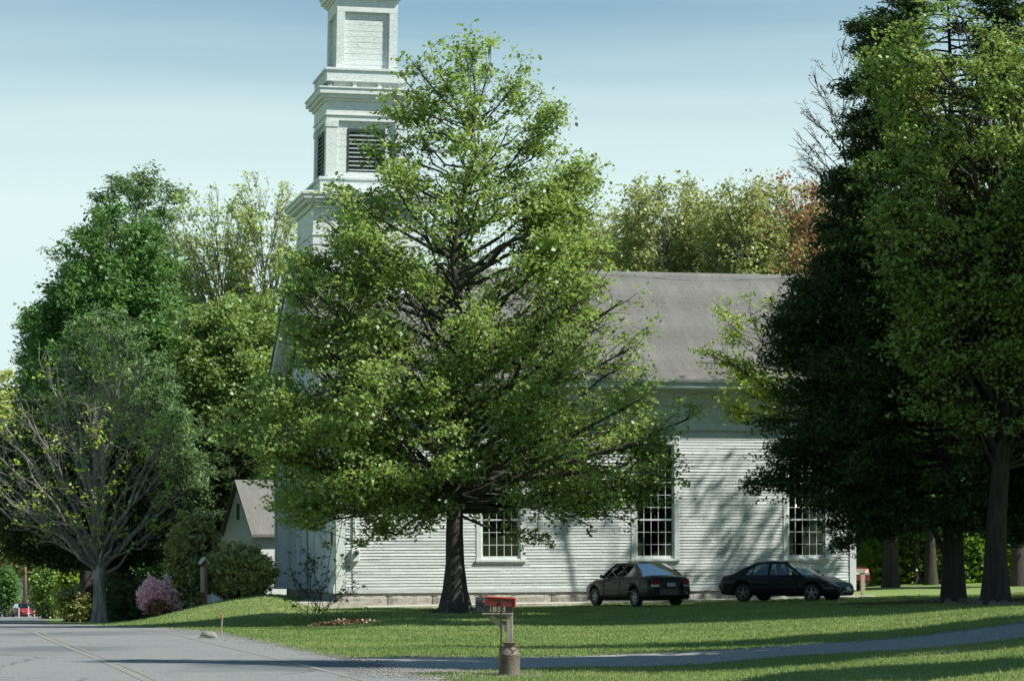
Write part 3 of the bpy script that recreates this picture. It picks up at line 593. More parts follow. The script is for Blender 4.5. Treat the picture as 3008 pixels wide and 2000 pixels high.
# trees standing to the right of the view, which shade the lawn, drive and wall
def env_xz(x, z0, z1, r, shape):
    zs = np.array([z0 + (z1 - z0) * t for t, _ in shape]); return (zs, np.full(len(zs), x), np.array([r * q for _, q in shape]))
cone = [(0, .8), (.1, 1), (.5, .62), (.8, .3), (1, .06)]; ovl = [(0, .5), (.2, .9), (.5, 1), (.8, .7), (1, .2)]
for (x, y, h, r, sh, lm, lb, k2) in (
        (14.6, 38.0, 22.5, 2.2, cone, 'needle', 'slender conifer off to the right of the drive', dict(zlow=10.5, nprim=120, asc=5, elong=.4, nclump=6)),
        (15.7, 42.7, 13.5, 2.9, cone, 'needle', 'bushy conifer between the slender one and the drive', dict(nprim=120, asc=5, elong=.5, nclump=7)),
        (15.4, 40.3, 18.5, 2.4, cone, 'needle', 'mid-sized conifer right of the drive', dict(zlow=6, nprim=110, asc=5, elong=.5, nclump=6)),
        (18.6, 47.0, 13, 2.8, cone, 'needle', 'low conifer beyond the drive', dict(nprim=100, asc=5, elong=.5, nclump=6)),
        (17.9, 45.2, 20, 3.3, cone, 'needle', 'tall conifer right of the drive', dict(nprim=110, asc=5, elong=.5, nclump=6)),
        (10.6, 34.6, 5.5, 1.8, ovl, 'leaf_green', 'small bushy tree by the near lawn', dict(nprim=50, asc=40, clear=1)),
        (21.2, 76.0, 19, 3.4, ovl, 'leaf_green', 'narrow maple beside the big trunks', dict(nprim=80, asc=40)),
        (20.5, 66.8, 30, 3.0, ovl, 'leaf_green', 'narrow maple right of the lawn', dict(nprim=80, asc=40)),
        (21.5, 61.8, 31, 3.6, ovl, 'leaf_green', 'maple right of the lawn', dict(nprim=90, asc=40)),
        (21.0, 71.5, 24, 4.4, ovl, 'leaf_green', 'second maple right of the lawn', dict(nprim=90, asc=40)),
        (25.5, 80.0, 25, 4.6, ovl, 'leaf_yel', 'maple right of the big hemlock', dict(nprim=60, asc=45)),
        (24.0, 84.8, 27, 4.5, ovl, 'leaf_olive', 'sparse tree right of the church', dict(nprim=34, asc=60, bare=.72, nclump=3, twig=.03)),
        (21.5, 87.8, 20, 3.4, ovl, 'leaf_olive', 'small sparse tree right of the church', dict(nprim=26, asc=60, bare=.75, nclump=3, twig=.03)),
        (29.5, 84.0, 30, 5, ovl, 'leaf_olive', 'second sparse tree right of the church', dict(nprim=34, asc=60, bare=.80, nclump=3, twig=.03))):
    a = dict(nsec=9, nclump=5, per=8, sig=.26, size=.3, gap=.3, trunk_r=.3, clear=3); a.update(k2)
    b = tz(x, y); zl = a.pop('zlow', 1.5 if sh is cone else 5)
    make_tree('roadside_tree', lb, 'tree', (x, y, b), env_xz(x, b + zl, b + h, r, sh), M[lm], M['bark_dark'], seed=int(x * 7 + y), **a)
# ------------------------------------------------------------------ church
CO = (-6.05, 89.5, 0); LX, WY = 18.95, 13.0; ZB, ZT = .50, 6.22
ca_, sa_ = math.cos(CH_ANG), math.sin(CH_ANG)
def ch_world(x, y): return (CO[0] + ca_ * x - sa_ * y, CO[1] + sa_ * x + ca_ * y)
church = thing('church', 'white clapboard church with a square steeple and grey shingled roof', 'church', CO, CH_ANG)
WINX = [5.80, 11.43, 17.10]; WW, WZ0, WZ1 = 1.76, 1.60, 5.72     # casing outer
def clap(mb, x0, x1, z0, z1, expo, yf=0, holes=(), rng=None, t=.030, axis=0, jn=3.2):
    """lapped boards facing -y (axis 0) or -x (axis 1)"""
    n = int(round((z1 - z0) / expo)); e = (z1 - z0) / n
    for k in range(n):
        za = z0 + k * e; segs = []; x = x0
        for hx0, hx1, hz0, hz1 in sorted(holes):
            if za + e * .5 > hz0 and za + e * .5 < hz1:
                segs.append((x, hx0)); x = hx1
        segs.append((x, x1))
        for a, b in segs:
            cuts = [a]
            c = a + rng.uniform(.5, jn)
            while c < b - .4: cuts.append(c); c += rng.uniform(1.6, jn * 1.4)
            cuts.append(b)
            for p, q in zip(cuts[:-1], cuts[1:]):
                tt = t * rng.uniform(.85, 1.25); dz = rng.normal(0, .0025); dz2 = dz + rng.normal(0, .002)
                pts = [(p + .001, yf - tt, za - .012 + dz), (q - .001, yf - tt, za - .012 + dz2), (q - .001, yf + .01, za - .012 + dz2), (p + .001, yf + .01, za - .012 + dz),
                       (p + .001, yf - .005, za + e), (q - .001, yf - .005, za + e), (q - .001, yf + .01, za + e), (p + .001, yf + .01, za + e)]
                if axis: pts = [(Yv, -Xv, Zv) for Xv, Yv, Zv in pts]
                mb.hexa(pts)
rng = np.random.default_rng(7)
holes = [(c - WW / 2 + .02, c + WW / 2 - .02, WZ0 + .02, WZ1 - .02) for c in WINX]
w = MB(); clap(w, .30, LX - .22, ZB + .15, ZT + .02, .1057, 0, holes, rng)
w.box(.30, LX - .22, -.03, .01, ZB, ZB + .148)
x = 0.004                                                           # wall core with window openings
for h in holes:
    w.box(x, h[0] + .04, .012, .20, ZB + .01, 7.6); w.box(h[0] + .04, h[1] - .04, .012, .20, ZB + .01, h[2] + .04); w.box(h[0] + .04, h[1] - .04, .012, .20, h[3] - .04, 7.6); x = h[1] - .04
w.box(x, LX - .004, .012, .20, ZB + .01, 7.6)
w.build('side_wall', M['clap'], church)
w = MB(); w.box(LX - .2, LX - .01, .21, WY, ZB + .01, 7.6); w.box(.0, LX - .21, WY - .2, WY - .01, ZB + .01, 7.6)
w.prism([(0.3, 7.6), (WY - .3, 7.6), (WY / 2, 11.9)], LX - .2, LX - .02, 'x'); w.build('rear_wall', M['white'], church)
# west front: recessed boarding, pilasters, doors
w = MB(); w.box(.0, .19, .21, WY - .21, ZB + .01, 7.6)
for k in range(38): w.box(-.012 - .004 * (k % 2), .0, .8, WY - .8, ZB + .05 + k * .15, ZB + .197 + k * .15)
w.prism([(0.25, 7.9), (WY - .25, 7.9), (WY / 2, 12.0)], .05, .19, 'x'); w.build('front_wall', M['white'], church)
w = MB()
for y0, y1, pr in ((0.0, .85, .10), (3.4, 4.15, .16), (8.8, 9.55, .16), (WY - .95, WY + .02, .42)):
    w = MB(); w.box(-pr, -.02, y0, y1, ZB + .1, 6.2); w.box(-pr - .04, -.02, y0 - .03, y1 + .03, ZB + .012, ZB + .32); w.box(-pr - .05, -.02, y0 - .04, y1 + .04, 5.95, 6.17)
    w.build('pilaster', M['white'], church)
for y0 in (5.0, 6.9):
    d = MB(); d.box(-.07, -.02, y0, y0 + 1.1, ZB + .02, 3.2); d.box(-.09, -.06, y0 - .12, y0 - .01, ZB + .02, 3.3); d.box(-.09, -.06, y0 + 1.11, y0 + 1.22, ZB + .02, 3.3)
    for zz in (.7, 2.0): d.box(-.085, -.07, y0 + .15, y0 + .95, ZB + zz - .5, ZB + zz + .45)
    do = d.build('door', M['white'], church, bevel=.008); hnd = MB(); hnd.lathe([(.03, 0), (.045, .02), (.03, .05)], 12, (-.09, y0 + .98, 1.5), 'x'); hnd.build('handle', M['chrome'], do)
w = MB(); w.box(-.05, .28, -.055, .009, ZB, 6.2); w.box(-.06, .0, .012, .3, ZB + .0, 6.2); w.build('corner_board', M['white'], church, bevel=.006); w = MB()
w.box(LX - .215, LX + .03, -.055, .009, ZB - .02, 6.2); w.box(LX + .003, LX + .04, .011, .3, ZB - .02, 6.2); w.build('corner_board', M['white'], church, bevel=.006)
# entablature and eaves
w = MB()
w.box(-.07, LX + .06, -.075, .009, 6.222, 6.50); w.box(-.09, LX + .08, -.10, .009, 6.503, 6.555); w.box(-.075, LX + .065, -.08, .009, 6.558, 7.05)
w.box(-.10, LX + .09, -.12, .009, 7.053, 7.11); w.box(-.08, LX + .07, -.09, .009, 7.113, 7.55); w.box(-.14, LX + .12, -.20, .011, 7.553, 7.66)
for z0, z1, p in ((6.222, 6.50, .075), (6.503, 6.555, .10), (6.558, 7.05, .08), (7.053, 7.11, .12), (7.113, 7.55, .09)): w.box(-p - .003, -.021, .012, WY + .05, z0 + .001, z1 - .001)
w.build('frieze', M['white'], church, bevel=.008)
w = MB()
w.box(-.62, LX + .30, -.90, .20, 7.665, 7.70); w.box(-.64, LX + .32, -.92, -.88, 7.702, 7.90); w.prism([(-1.03, 7.96), (-1.0, 7.88), (-.90, 7.88), (-.90, 7.96)], -.66, LX + .34, 'x')
w.box(-.62, -.1, .202, WY + .6, 7.664, 7.699); w.box(-.65, -.60, -.70, WY + .62, 7.701, 7.93)
for s in (1, -1):                                                   # raking cornices
    for xo, th in ((-.66, .30), (-.35, .42)):
        a = (-.80, 7.93) if s == 1 else (WY + .80, 7.93); m_ = (WY / 2, 12.42)
        w.prism([a, m_, (m_[0], m_[1] - th * 1.1), (a[0] + s * .45, a[1])] , xo, xo + .28, 'x')
w.build('cornice', M['white'], church)
# roof: courses of shingles
SL = (12.52 - 7.98) / (WY / 2 + 1.0)
r = MB(); NCs = 58
for side in (0, 1):
    for k in range(NCs):
        t0, t1 = k / NCs, (k + 1.12) / NCs
        ya, yb = -1.0 + t0 * (WY / 2 + 1.0), -1.0 + min(t1, 1.0) * (WY / 2 + 1.0); zs_ = 7.98
        za, zb_ = zs_ + (ya + 1.0) * SL, zs_ + (yb + 1.0) * SL
        j = rng.normal(0, .002); wv = .012 * math.sin(k * .35)
        P = [(-.72, ya, za - .02), (LX + .42, ya, za - .02 + wv), (LX + .42, yb, zb_ - .045), (-.72, yb, zb_ - .045),
             (-.72, ya, za + .010 + j), (LX + .42, ya, za + .010 + j + wv), (LX + .42, yb, zb_ - .01), (-.72, yb, zb_ - .01)]
        if side: P = [(x, WY - y, z) for x, y, z in P]; P = [P[1], P[0], P[3], P[2], P[5], P[4], P[7], P[6]]
        r.hexa(P)
rf = r.build('roof', M['shingle'], church)
c = MB(); c.prism([(WY / 2 - .16, 12.40), (WY / 2, 12.545), (WY / 2 + .16, 12.40), (WY / 2 + .16, 12.43), (WY / 2, 12.575), (WY / 2 - .16, 12.43)], -.73, LX + .43, 'x'); c.build('ridge_cap', M['shingle'], rf)
c = MB()
for a, b in ((4.2, 10.9), (10.9, 19.2)):
    pts = [(a + (b - a) * t, WY / 2 - .2 - 1.0 * math.sin(t * math.pi) * .25, 12.60 - .35 * math.sin(t * math.pi)) for t in np.linspace(0, 1, 12)]; c.tube(pts, .012, 5)
c.lathe([(.015, 0), (.015, .35)], 6, (10.9, WY / 2 - .1, 12.5)); c.build('lightning_cable', M['chrome'], rf)
# foundation of granite blocks
f = MB(); x = .0
while x < LX:
    L_ = min(rng.uniform(1.2, 2.6), LX - x)
    if LX - x - L_ < .5: L_ = LX - x
    nx_ = 9; nz_ = 4; b = len(f.v)
    for iz in range(nz_ + 1):
        for ix in range(nx_ + 1):
            u, v = ix / nx_, iz / nz_; ed = min(u, 1 - u) * nx_ / 1.2; ev_ = min(v, 1 - v) * nz_ / 1.0
            bulge = .06 * min(1, ed) * min(1, ev_) + (rng.normal(0, .014) if 0 < ix < nx_ and 0 < iz < nz_ else 0)
            f.v.append((x + .012 + u * (L_ - .024), .05 - bulge, -.15 + v * (ZB + .13)))
    for iz in range(nz_):
        for ix in range(nx_):
            i0 = b + iz * (nx_ + 1) + ix; f.f.append((i0, i0 + 1, i0 + nx_ + 2, i0 + nx_ + 1))
    x += L_
f.box(.02, LX - .02, .10, .4, -.2, ZB - .0); f.box(.03, .3, .4, WY - .1, -1.2, ZB); f.box(LX - .3, LX - .03, .4, WY - .1, -.3, ZB)
f.build('foundation', M['granite'], church)
# windows
for c0 in WINX:
    fr = MB(); x0, x1 = c0 - WW / 2, c0 + WW / 2; cw = .17
    fr.box(x0, x0 + cw, -.045, .011, WZ0 + .05, WZ1); fr.box(x1 - cw, x1, -.045, .011, WZ0 + .05, WZ1); fr.box(x0 - .02, x1 + .02, -.06, .011, WZ1 + .002, WZ1 + .24)
    fr.box(x0 - .03, x1 + .03, -.10, -.0475, WZ1 + .242, WZ1 + .29)
    fr.box(x0 + cw + .002, x0 + cw + .04, .0, .16, WZ0 + .10, WZ1 - .0); fr.box(x1 - cw - .04, x1 - cw - .002, .0, .16, WZ0 + .10, WZ1)
    win = fr.build('window', M['white'], church, bevel=.005)
    s = MB(); s.box(x0 - .03, x1 + .03, -.11, .03, WZ0 - .03, WZ0 + .045); s.box(x0 + .0, x1 - .0, -.035, .01, WZ0 - .10, WZ0 - .032); s.build('sill', M['white'], win, bevel=.006)
    sa0, sa1, sz0, sz1 = x0 + cw + .042, x1 - cw - .042, WZ0 + .12, WZ1 - .04
    g = MB(); rows = 9; th = .018; H = sz1 - sz0
    for i_ in range(6):
        xx = sa0 + (sa1 - sa0) * i_ / 5; tw_ = .035 if i_ in (0, 5) else .010; g.box(xx - tw_, xx + tw_, .035 + .001 * (i_ % 2), .075, sz0, sz1)
    for i_ in range(rows + 1):
        zz = sz0 + H * i_ / rows; tw_ = .045 if i_ in (0, 9) else (.028 if i_ in (3, 6) else .010); yo = .022 if i_ in (3, 6) else .030
        g.box(sa0 - .03, sa1 + .03, yo, .078, zz - tw_, zz + tw_)
    g.box(sa0 - .04, sa1 + .04, -.02, .05, WZ0 + .046, sz0 - .046)
    g.build('sash', M['white'], win)
    p = MB(); p.box(sa0, sa1, .052, .056, sz0, sz1); p.build('pane', M['pane'], win)
    for sd in (0, 1):
        q = MB(); n_ = 14; wd_ = .36 + .05 * rng.random(); xa = sa0 - .05 if sd == 0 else sa1 + .05 - wd_
        for kx in range(n_):
            u0, u1 = kx / n_, (kx + 1) / n_; y0_, y1_ = .24 + .03 * math.sin(kx * 2.2), .24 + .03 * math.sin((kx + 1) * 2.2)
            q.add([(xa + u0 * wd_, y0_, sz0 - .05), (xa + u1 * wd_, y1_, sz0 - .05), (xa + u1 * wd_, y1_, sz1), (xa + u0 * wd_, y0_, sz1)], [(0, 1, 2, 3)])
        q.build('curtain', M['curtain'], win)
w = MB(); w.box(.2, LX - .2, .21, WY - .21, .55, .62); w.box(.2, LX - .2, .21, WY - .21, 7.3, 7.4); w.box(.21, .25, .3, WY - .3, .63, 7.2); w.box(LX - .26, LX - .22, .3, WY - .3, .63, 7.2); w.box(.3, LX - .3, WY - .30, WY - .22, .63, 7.2)
w.build('interior', M['darkin'], church)
m = bpy.data.materials.new('lit_bulb'); m.use_nodes = True; m.node_tree.nodes['Principled BSDF'].inputs['Emission Color'].default_value = (1, .55, .22, 1); m.node_tree.nodes['Principled BSDF'].inputs['Emission Strength'].default_value = 6
M['bulb'] = m; M['brass'] = material('aged_brass', (.25, .16, .06), .4, .9, col2=(.18, .11, .04), nscale=9)
for (cx_, cy_, cz_), lb in (((6.0, 3.0, 3.45), 'small lit brass chandelier inside the window right of the big maple trunk'), ((11.2, 3.0, 3.45), 'small lit brass chandelier inside the window above the left sedan'), ((17.25, 2.6, 3.5), 'small lit brass chandelier inside the window above the right sedan')):
    wx, wy = ch_world(cx_, cy_); t = thing('chandelier', lb, 'chandelier', (wx, wy, cz_), 0, 'chandeliers inside the church')
    b = MB(); b.tube([(0, 0, .12), (0, 0, 3.9)], .012, 5); b.lathe([(.02, -.12), (.06, -.05), (.03, .05), (.02, .12)], 10)
    for k in range(6): a = k * math.pi / 3 + .2; b.tube([(0, 0, -.05), (.2 * math.cos(a), .2 * math.sin(a), -.10), (.36 * math.cos(a), .36 * math.sin(a), .02)], .011, 5)
    b.build('arms', M['brass'], t)
    for k in range(6):
        a = k * math.pi / 3 + .2; g = MB(); g.lathe([(.008, .02), (.026, .06), (.022, .10), (.004, .15)], 8, (.36 * math.cos(a), .36 * math.sin(a), 0)); g.build('bulb', M['bulb'], t, smooth_=True)
# electricity meter and its conduit
e = MB(); mx0, mz0 = .62, 1.83
e.box(mx0 - .14, mx0 + .14, -.21, -.03, mz0 - .22, mz0 + .22); em = e.build('meter_box', M['white'], church, bevel=.015)
e = MB(); e.lathe([(.085, 0), (.085, -.05), (.07, -.11), (.03, -.125)], 18, (mx0 + .03, -.212, mz0 + .08), 'y'); e.build('meter_dial', M['louver'], em, smooth_=True)
e = MB(); e.tube([(mx0, -.09, mz0 + .222), (mx0, -.09, 6.1)], .028, 8); e.tube([(mx0, -.09, mz0 - .222), (mx0 + .01, -.09, ZB + .1)], .014, 6)
for zz in np.arange(2.4, 6, .12): e.lathe([(.036, 0), (.036, .02)], 8, (mx0, -.09, zz))
e.tube([(.14, -.075, 4.2), (.15, -.075, 3.4), (.20, -.075, 3.0), (.06, -.075, 2.3), (-.02, -.075, 1.9)], .009, 5); e.build('conduit', M['white'], church)
e = MB(); e.box(-.145, -.125, .30, .55, 2.15, 2.65); e.build('plaque', material('plaque_paint', (.25, .10, .08), .6, col2=(.18, .07, .06), nscale=9), church)
# ------------------------------------------------------------------ steeple
LEAN = .022
def lean(p): x, y, z = p; z = z if z < 15.6 else 15.6 + (z - 15.6) * 1.045; return (x + LEAN * max(0, z - 9) - .23, y, z)
def sub(MBs, pts=None): pass
tw_ = MB(); T0, T1, U0, U1 = 0.02, 4.0, 4.5, 8.5
tw_.box(T0 + .03, T1 - .03, U0 + .03, U1 - .03, 8.0, 14.6)
clap(tw_, T0 + .32, T1 - .32, 9.0, 13.1, .155, U0 + .03, (), rng, .03)
tt_ = MB(); clap(tt_, -(U1 - .32), -(U0 + .32), 9.0, 13.1, .155, T0 + .03, (), rng, .03, axis=1); tw_.v and tw_.add(tt_.v, tt_.f)
for (a, b) in ((T0, U0), (T1 - .34, U0), (T0, U1 - .34), (T1 - .34, U1 - .34)): tw_.box(a, a + .34, b, b + .34, 8.0, 13.05)
tower = tw_.build('steeple', M['peel'], church, warp=lean)
def ring(mb, x0, x1, y0, y1, z0, z1, p): mb.box(x0 - p, x1 + p, y0 - p, y1 + p, z0, z1)
c = MB(); ring(c, T0, T1, U0, U1, 13.10, 13.42, .02); ring(c, T0, T1, U0, U1, 13.423, 13.49, .06); ring(c, T0, T1, U0, U1, 13.493, 14.42, .025); ring(c, T0, T1, U0, U1, 14.423, 14.60, .12)
ring(c, T0, T1, U0, U1, 14.603, 14.72, .30); ring(c, T0, T1, U0, U1, 14.723, 14.86, .42); ring(c, T0, T1, U0, U1, 14.863, 14.95, .47); ring(c, T0, T1, U0, U1, 14.953, 15.0, .40)
c.build('lower_cornice', M['white'], tower, warp=lean, bevel=.01)
c = MB(); ring(c, .27, 3.72, 4.75, 8.25, 15.003, 15.50, 0); ring(c, .27, 3.72, 4.75, 8.25, 15.503, 15.60, .05); c.build('lower_parapet', M['peel'], tower, warp=lean, bevel=.01)
B0, B1, V0, V1 = .50, 3.50, 4.98, 7.98
c = MB(); c.box(B0 + .14, B1 - .14, V0 + .5, V1 - .14, 15.6, 17.6)
lx0, lx1, lz0, lz1 = B0 + .80, B1 - .80, 15.84, 17.36
for a, b, z0, z1 in ((B0 + .14, lx0, 15.6, 17.6), (lx1, B1 - .14, 15.6, 17.6), (lx0, lx1, 15.6, lz0), (lx0, lx1, lz1, 17.6)): c.box(a, b, V0 + .13, V0 + .49, z0, z1)
for k in range(9): c.box(B0 + .42, lx0 - .002, V0 + .118 - .004 * (k % 2), V0 + .13, 15.61 + k * .22, 15.822 + k * .22); c.box(lx1 + .002, B1 - .42, V0 + .118 - .004 * (k % 2), V0 + .13, 15.61 + k * .22, 15.822 + k * .22)
for (a, b) in ((B0, V0), (B1 - .42, V0), (B0, V1 - .42), (B1 - .42, V1 - .42)): c.box(a, a + .42, b, b + .42, 15.6, 17.38); c.box(a - .03, a + .45, b - .03, b + .45, 17.382, 17.6)
bel = c.build('belfry', M['peel'], tower, warp=lean, bevel=.006)
def louver(par, x0, x1, y, z0, z1, axis=0, n=10):
    back, sl_ = MB(), MB()
    def P(mb, *q):
        pts = [(q[0], q[2], q[4]), (q[1], q[2], q[4]), (q[1], q[3], q[4] - q[6]), (q[0], q[3], q[4] - q[6]), (q[0], q[2], q[5]), (q[1], q[2], q[5]), (q[1], q[3], q[5] - q[6]), (q[0], q[3], q[5] - q[6])]
        if axis: pts = [(b_, a_, c_) for a_, b_, c_ in pts]; pts = [pts[3], pts[2], pts[1], pts[0], pts[7], pts[6], pts[5], pts[4]]
        mb.hexa(pts)
    P(back, x0, x1, y + .10, y + .12, z0, z1, 0); P(back, x0, x0 + .06, y - .02, y + .10, z0, z1, 0); P(back, x1 - .06, x1, y - .02, y + .10, z0, z1, 0); P(back, x0 + .06, x1 - .06, y - .02, y + .10, z1 - .08, z1, 0)
    for k in range(n):
        zz = z0 + .03 + (z1 - z0 - .14) * k / (n - 1); P(sl_, x0 + .061, x1 - .061, y - .005, y + .099, zz, zz + .022, -.07)
    lo_ = back.build('louver', M['louver'], par, warp=lean); return sl_, lo_
s_, l1 = louver(tower, lx0 + .01, lx1 - .01, V0 + .11, lz0 + .01, lz1 - .01)
s_.build('slat', M['louver_slat'], tower, warp=lean)
s_, l2 = louver(tower, V0 + .86, V1 - .86, B0 + .10 - .06, lz0, lz1, 1)
s_.build('slat', M['louver_slat'], tower, warp=lean)
c = MB(); ring(c, B0, B1, V0, V1, 17.603, 17.78, .0); ring(c, B0, B1, V0, V1, 17.783, 17.84, .05); ring(c, B0, B1, V0, V1, 17.843, 18.28, .01); ring(c, B0, B1, V0, V1, 18.283, 18.38, .09)
ring(c, B0, B1, V0, V1, 18.383, 18.50, .20); ring(c, B0, B1, V0, V1, 18.503, 18.68, .30); ring(c, B0, B1, V0, V1, 18.683, 18.74, .34); c.build('belfry_cornice', M['white'], tower, warp=lean, bevel=.01)
c = MB(); ring(c, B0, B1, V0, V1, 18.743, 18.98, -.28)
for k in range(4):
    for q in (B0 + .05 + k * (B1 - B0 - .25) / 3,): c.box(q, q + .15, V0 + .05, V0 + .2, 18.743, 18.98); c.box(B0 + .05, B0 + .2, V0 + (q - B0), V0 + (q - B0) + .15, 18.744, 18.981)
c.build('blocking', M['white'], tower, warp=lean)
c = MB(); ring(c, B0, B1, V0, V1, 18.983, 19.36, .02); ring(c, B0, B1, V0, V1, 19.363, 19.45, .08); c.build('upper_parapet', M['peel'], tower, warp=lean, bevel=.01)
S0, S1, R0, R1 = .88, 3.14, 5.36, 7.62
c = MB(); c.box(S0 + .16, S1 - .16, R0 + .16, R1 - .16, 19.45, 21.6)
for k in range(10): c.box(S0 + .3, S1 - .3, R0 + .148 - .005 * (k % 2), R0 + .16, 19.46 + k * .2, 19.652 + k * .2); c.box(S0 + .148 - .005 * (k % 2), S0 + .16, R0 + .3, R1 - .3, 19.46 + k * .2, 19.652 + k * .2)
for (a, b) in ((S0, R0), (S1 - .30, R0), (S0, R1 - .30), (S1 - .30, R1 - .30)): c.box(a, a + .30, b, b + .30, 19.45, 21.50)
c.build('top_stage', M['peel'], tower, warp=lean, bevel=.006)
c = MB(); ring(c, S0, S1, R0, R1, 21.503, 21.95, .0); ring(c, S0, S1, R0, R1, 21.953, 22.03, .06); ring(c, S0, S1, R0, R1, 22.033, 22.12, .14); ring(c, S0, S1, R0, R1, 22.123, 22.3, .24); ring(c, S0, S1, R0, R1, 22.303, 22.4, .29)
c.add([(S0 - .1, R0 - .1, 22.4), (S1 + .1, R0 - .1, 22.4), (S1 + .1, R1 + .1, 22.4), (S0 - .1, R1 + .1, 22.4), ((S0 + S1) / 2, (R0 + R1) / 2, 23.6)], [(0, 1, 4), (1, 2, 4), (2, 3, 4), (3, 0, 4), (3, 2, 1, 0)])
c.build('top_cornice', M['white'], tower, warp=lean, bevel=.01)
# concrete terrace and drip ledge
def local_prism(name, pts, z0, z1, mat, kind='structure', zf=None):
    mb = MB(); P = [ch_world(*p) for p in pts]; n = len(P)
    vs = [(x, y, z0) for x, y in P] + [(x, y, z1 if zf is None else zf(i)) for i, (x, y) in enumerate(P)]
    mb.add(vs, [tuple(range(n))[::-1], tuple(range(n, 2 * n))] + [(i, (i + 1) % n, n + (i + 1) % n, n + i) for i in range(n)])
    return tag(mb.build(name, mat, bevel=.01), kind=kind)
local_prism('terrace', [(-2.1, -.35), (.9, -.35), (.9, -.05), (.05, -.05), (.05, 12.5), (-2.6, 12.5), (-2.9, 6.0)], -.6, .22, M['concrete'])
local_prism('ledge', [(.92, -.85), (LX + .6, -.85), (LX + .6, 0.0), (.92, 0.0)], -.3, .055, M['concrete'], zf=lambda i: (.05, .27, .29, .07)[i])
# ------------------------------------------------------------------ cars
def sedan(label, paint, loc, heading, L=4.7, W=1.78, H=1.46, deck=.98, hood=.92, ws=(.98, .32), rg=(-1.05, -1.80), nose=.62, group=None, wheel_style=5, tail='wrap', cat='car'):
    """body along +x; loc = point on the ground under the centre"""
    hx, hy = heading; rz = math.atan2(hy, hx)
    root = thing('parked_car', label, cat, loc, rz, group)
    hw = W / 2; xf, xr = L / 2, -L / 2; wb = L * .575; xw = [wb / 2 + .02, -wb / 2 + .02]; Rw, zw = .315, .315; Ra = .375
    xs = np.unique(np.round(np.concatenate([np.linspace(xr, xf, 70)] + [np.linspace(w_ - Ra, w_ + Ra, 19) for w_ in xw]), 4))
    top = lambda x: np.interp(x, [xr, xr + .03, xr + .10, xr + .35, rg[1], ws[0], ws[0] + .5, xf - .45, xf - .18, xf - .05, xf], [.60, .84, deck - .05, deck, deck + .01, hood + .03, hood, hood - .12, nose + .10, nose, nose - .12])
    wid = lambda x: hw * np.interp(x, [xr, xr + .04, xr + .18, xr + .7, -.3, .9, xf - .6, xf - .2, xf - .05, xf], [.72, .82, .92, .975, 1, .99, .95, .84, .72, .60])
    bot = lambda x: np.interp(x, [xr, xr + .1, xr + .5, xf - .5, xf - .1, xf], [.38, .28, .22, .20, .22, .30])
    def arch(x):
        z = bot(x)
        for w_ in xw:
            d = abs(x - w_)
            if d < Ra: z = max(z, zw + math.sqrt(max(0, Ra * Ra - d * d)))
        return z
    rings = []
    for x in xs:
        t, w_, zb, za = float(top(x)), float(wid(x)), float(bot(x)), arch(x)
        sh = t - .07 if t > .8 else t - .04
        mid = max(za + .015, min(.62, sh - .05)); low = max(za + .008, min(.40, mid - .03))
        half = [(0, t + .015), (w_ * .45, t + .01), (w_ * .80, t - .015), (w_ * .93, sh), (w_ * .985, sh - .06 if sh - .06 > mid else (sh + mid) / 2), (w_, mid), (w_ * .99, low), (w_ * .965, za), (w_ * .76, za), (w_ * .76, zb), (0, zb)]
        rings.append([(x, y, z) for y, z in half] + [(x, -y, z) for y, z in half[-2:0:-1]])
    n = len(rings[0]); b = MB(); b.v = [p for r_ in rings for p in r_]
    cab0, cab1 = rg[1] + .12, ws[0] - .08
    for i in range(len(xs) - 1):
        xm = (xs[i] + xs[i + 1]) / 2
        for k in range(n):
            top_face = k in (0, 1, n - 1, n - 2)
            if top_face and cab0 < xm < cab1: continue
            b.f.append((i * n + k, i * n + (k + 1) % n, (i + 1) * n + (k + 1) % n, (i + 1) * n + k))
    b.f.append(tuple(range(n))); b.f.append(tuple((len(xs) - 1) * n + k for k in range(n))[::-1])
    body = b.build('body', paint, root, smooth_=True)
    # cabin
    zb_ = deck - .045; yb_, yt_ = hw * .90, hw * .66; zt = H - .04
    A0, A1, C1, C0 = (ws[0], zb_ - .03), (ws[1], zt), (rg[0], zt - .02), (rg[1], zb_)
    roofz = lambda x: np.interp(x, [rg[0], (rg[0] + ws[1]) / 2, ws[1]], [zt - .02, H - .02, zt])
    def sp(x, z, s): return (x, s * (yb_ + (yt_ - yb_) * np.clip((z - zb_) / (zt - zb_), 0, 1.1)), z)
    r_ = MB(); nx_, ny_ = 12, 8
    for i in range(nx_ + 1):
        x = rg[0] + (ws[1] - rg[0]) * i / nx_
        for j in range(ny_ + 1):
            v = -1 + 2 * j / ny_; r_.v.append((x + (.05 if i == nx_ else (-.05 if i == 0 else 0)) * (1 - v * v), v * yt_ * 1.0, roofz(x) + .045 * (1 - v * v) ** .8))
    for i in range(nx_):
        for j in range(ny_): a = i * (ny_ + 1) + j; r_.f.append((a, a + ny_ + 1, a + ny_ + 2, a + 1))
    rf_ = r_.build('roof', paint, root, smooth_=True); mm = rf_.modifiers.new('s', 'SOLIDIFY'); mm.thickness = .03; mm.offset = -1
    pl = MB()
    def strip_(pts_in, pts_out, s):
        v = [sp(x, z, s) for x, z in pts_in] + [sp(x, z, s) for x, z in pts_out]; m_ = len(pts_in); o_ = .012 * s
        v = [(x, y + o_ * .6, z) for x, y, z in v]; v2 = [(x, y - .035 * s, z) for x, y, z in v]
        q = [(k, k + 1, m_ + k + 1, m_ + k) for k in range(m_ - 1)]; pl.add(v, q); pl.add(v2, q)
        e = [(v[0], v[m_], v2[m_], v2[0])]
    xm = (ws[1] + rg[0]) / 2 - .02
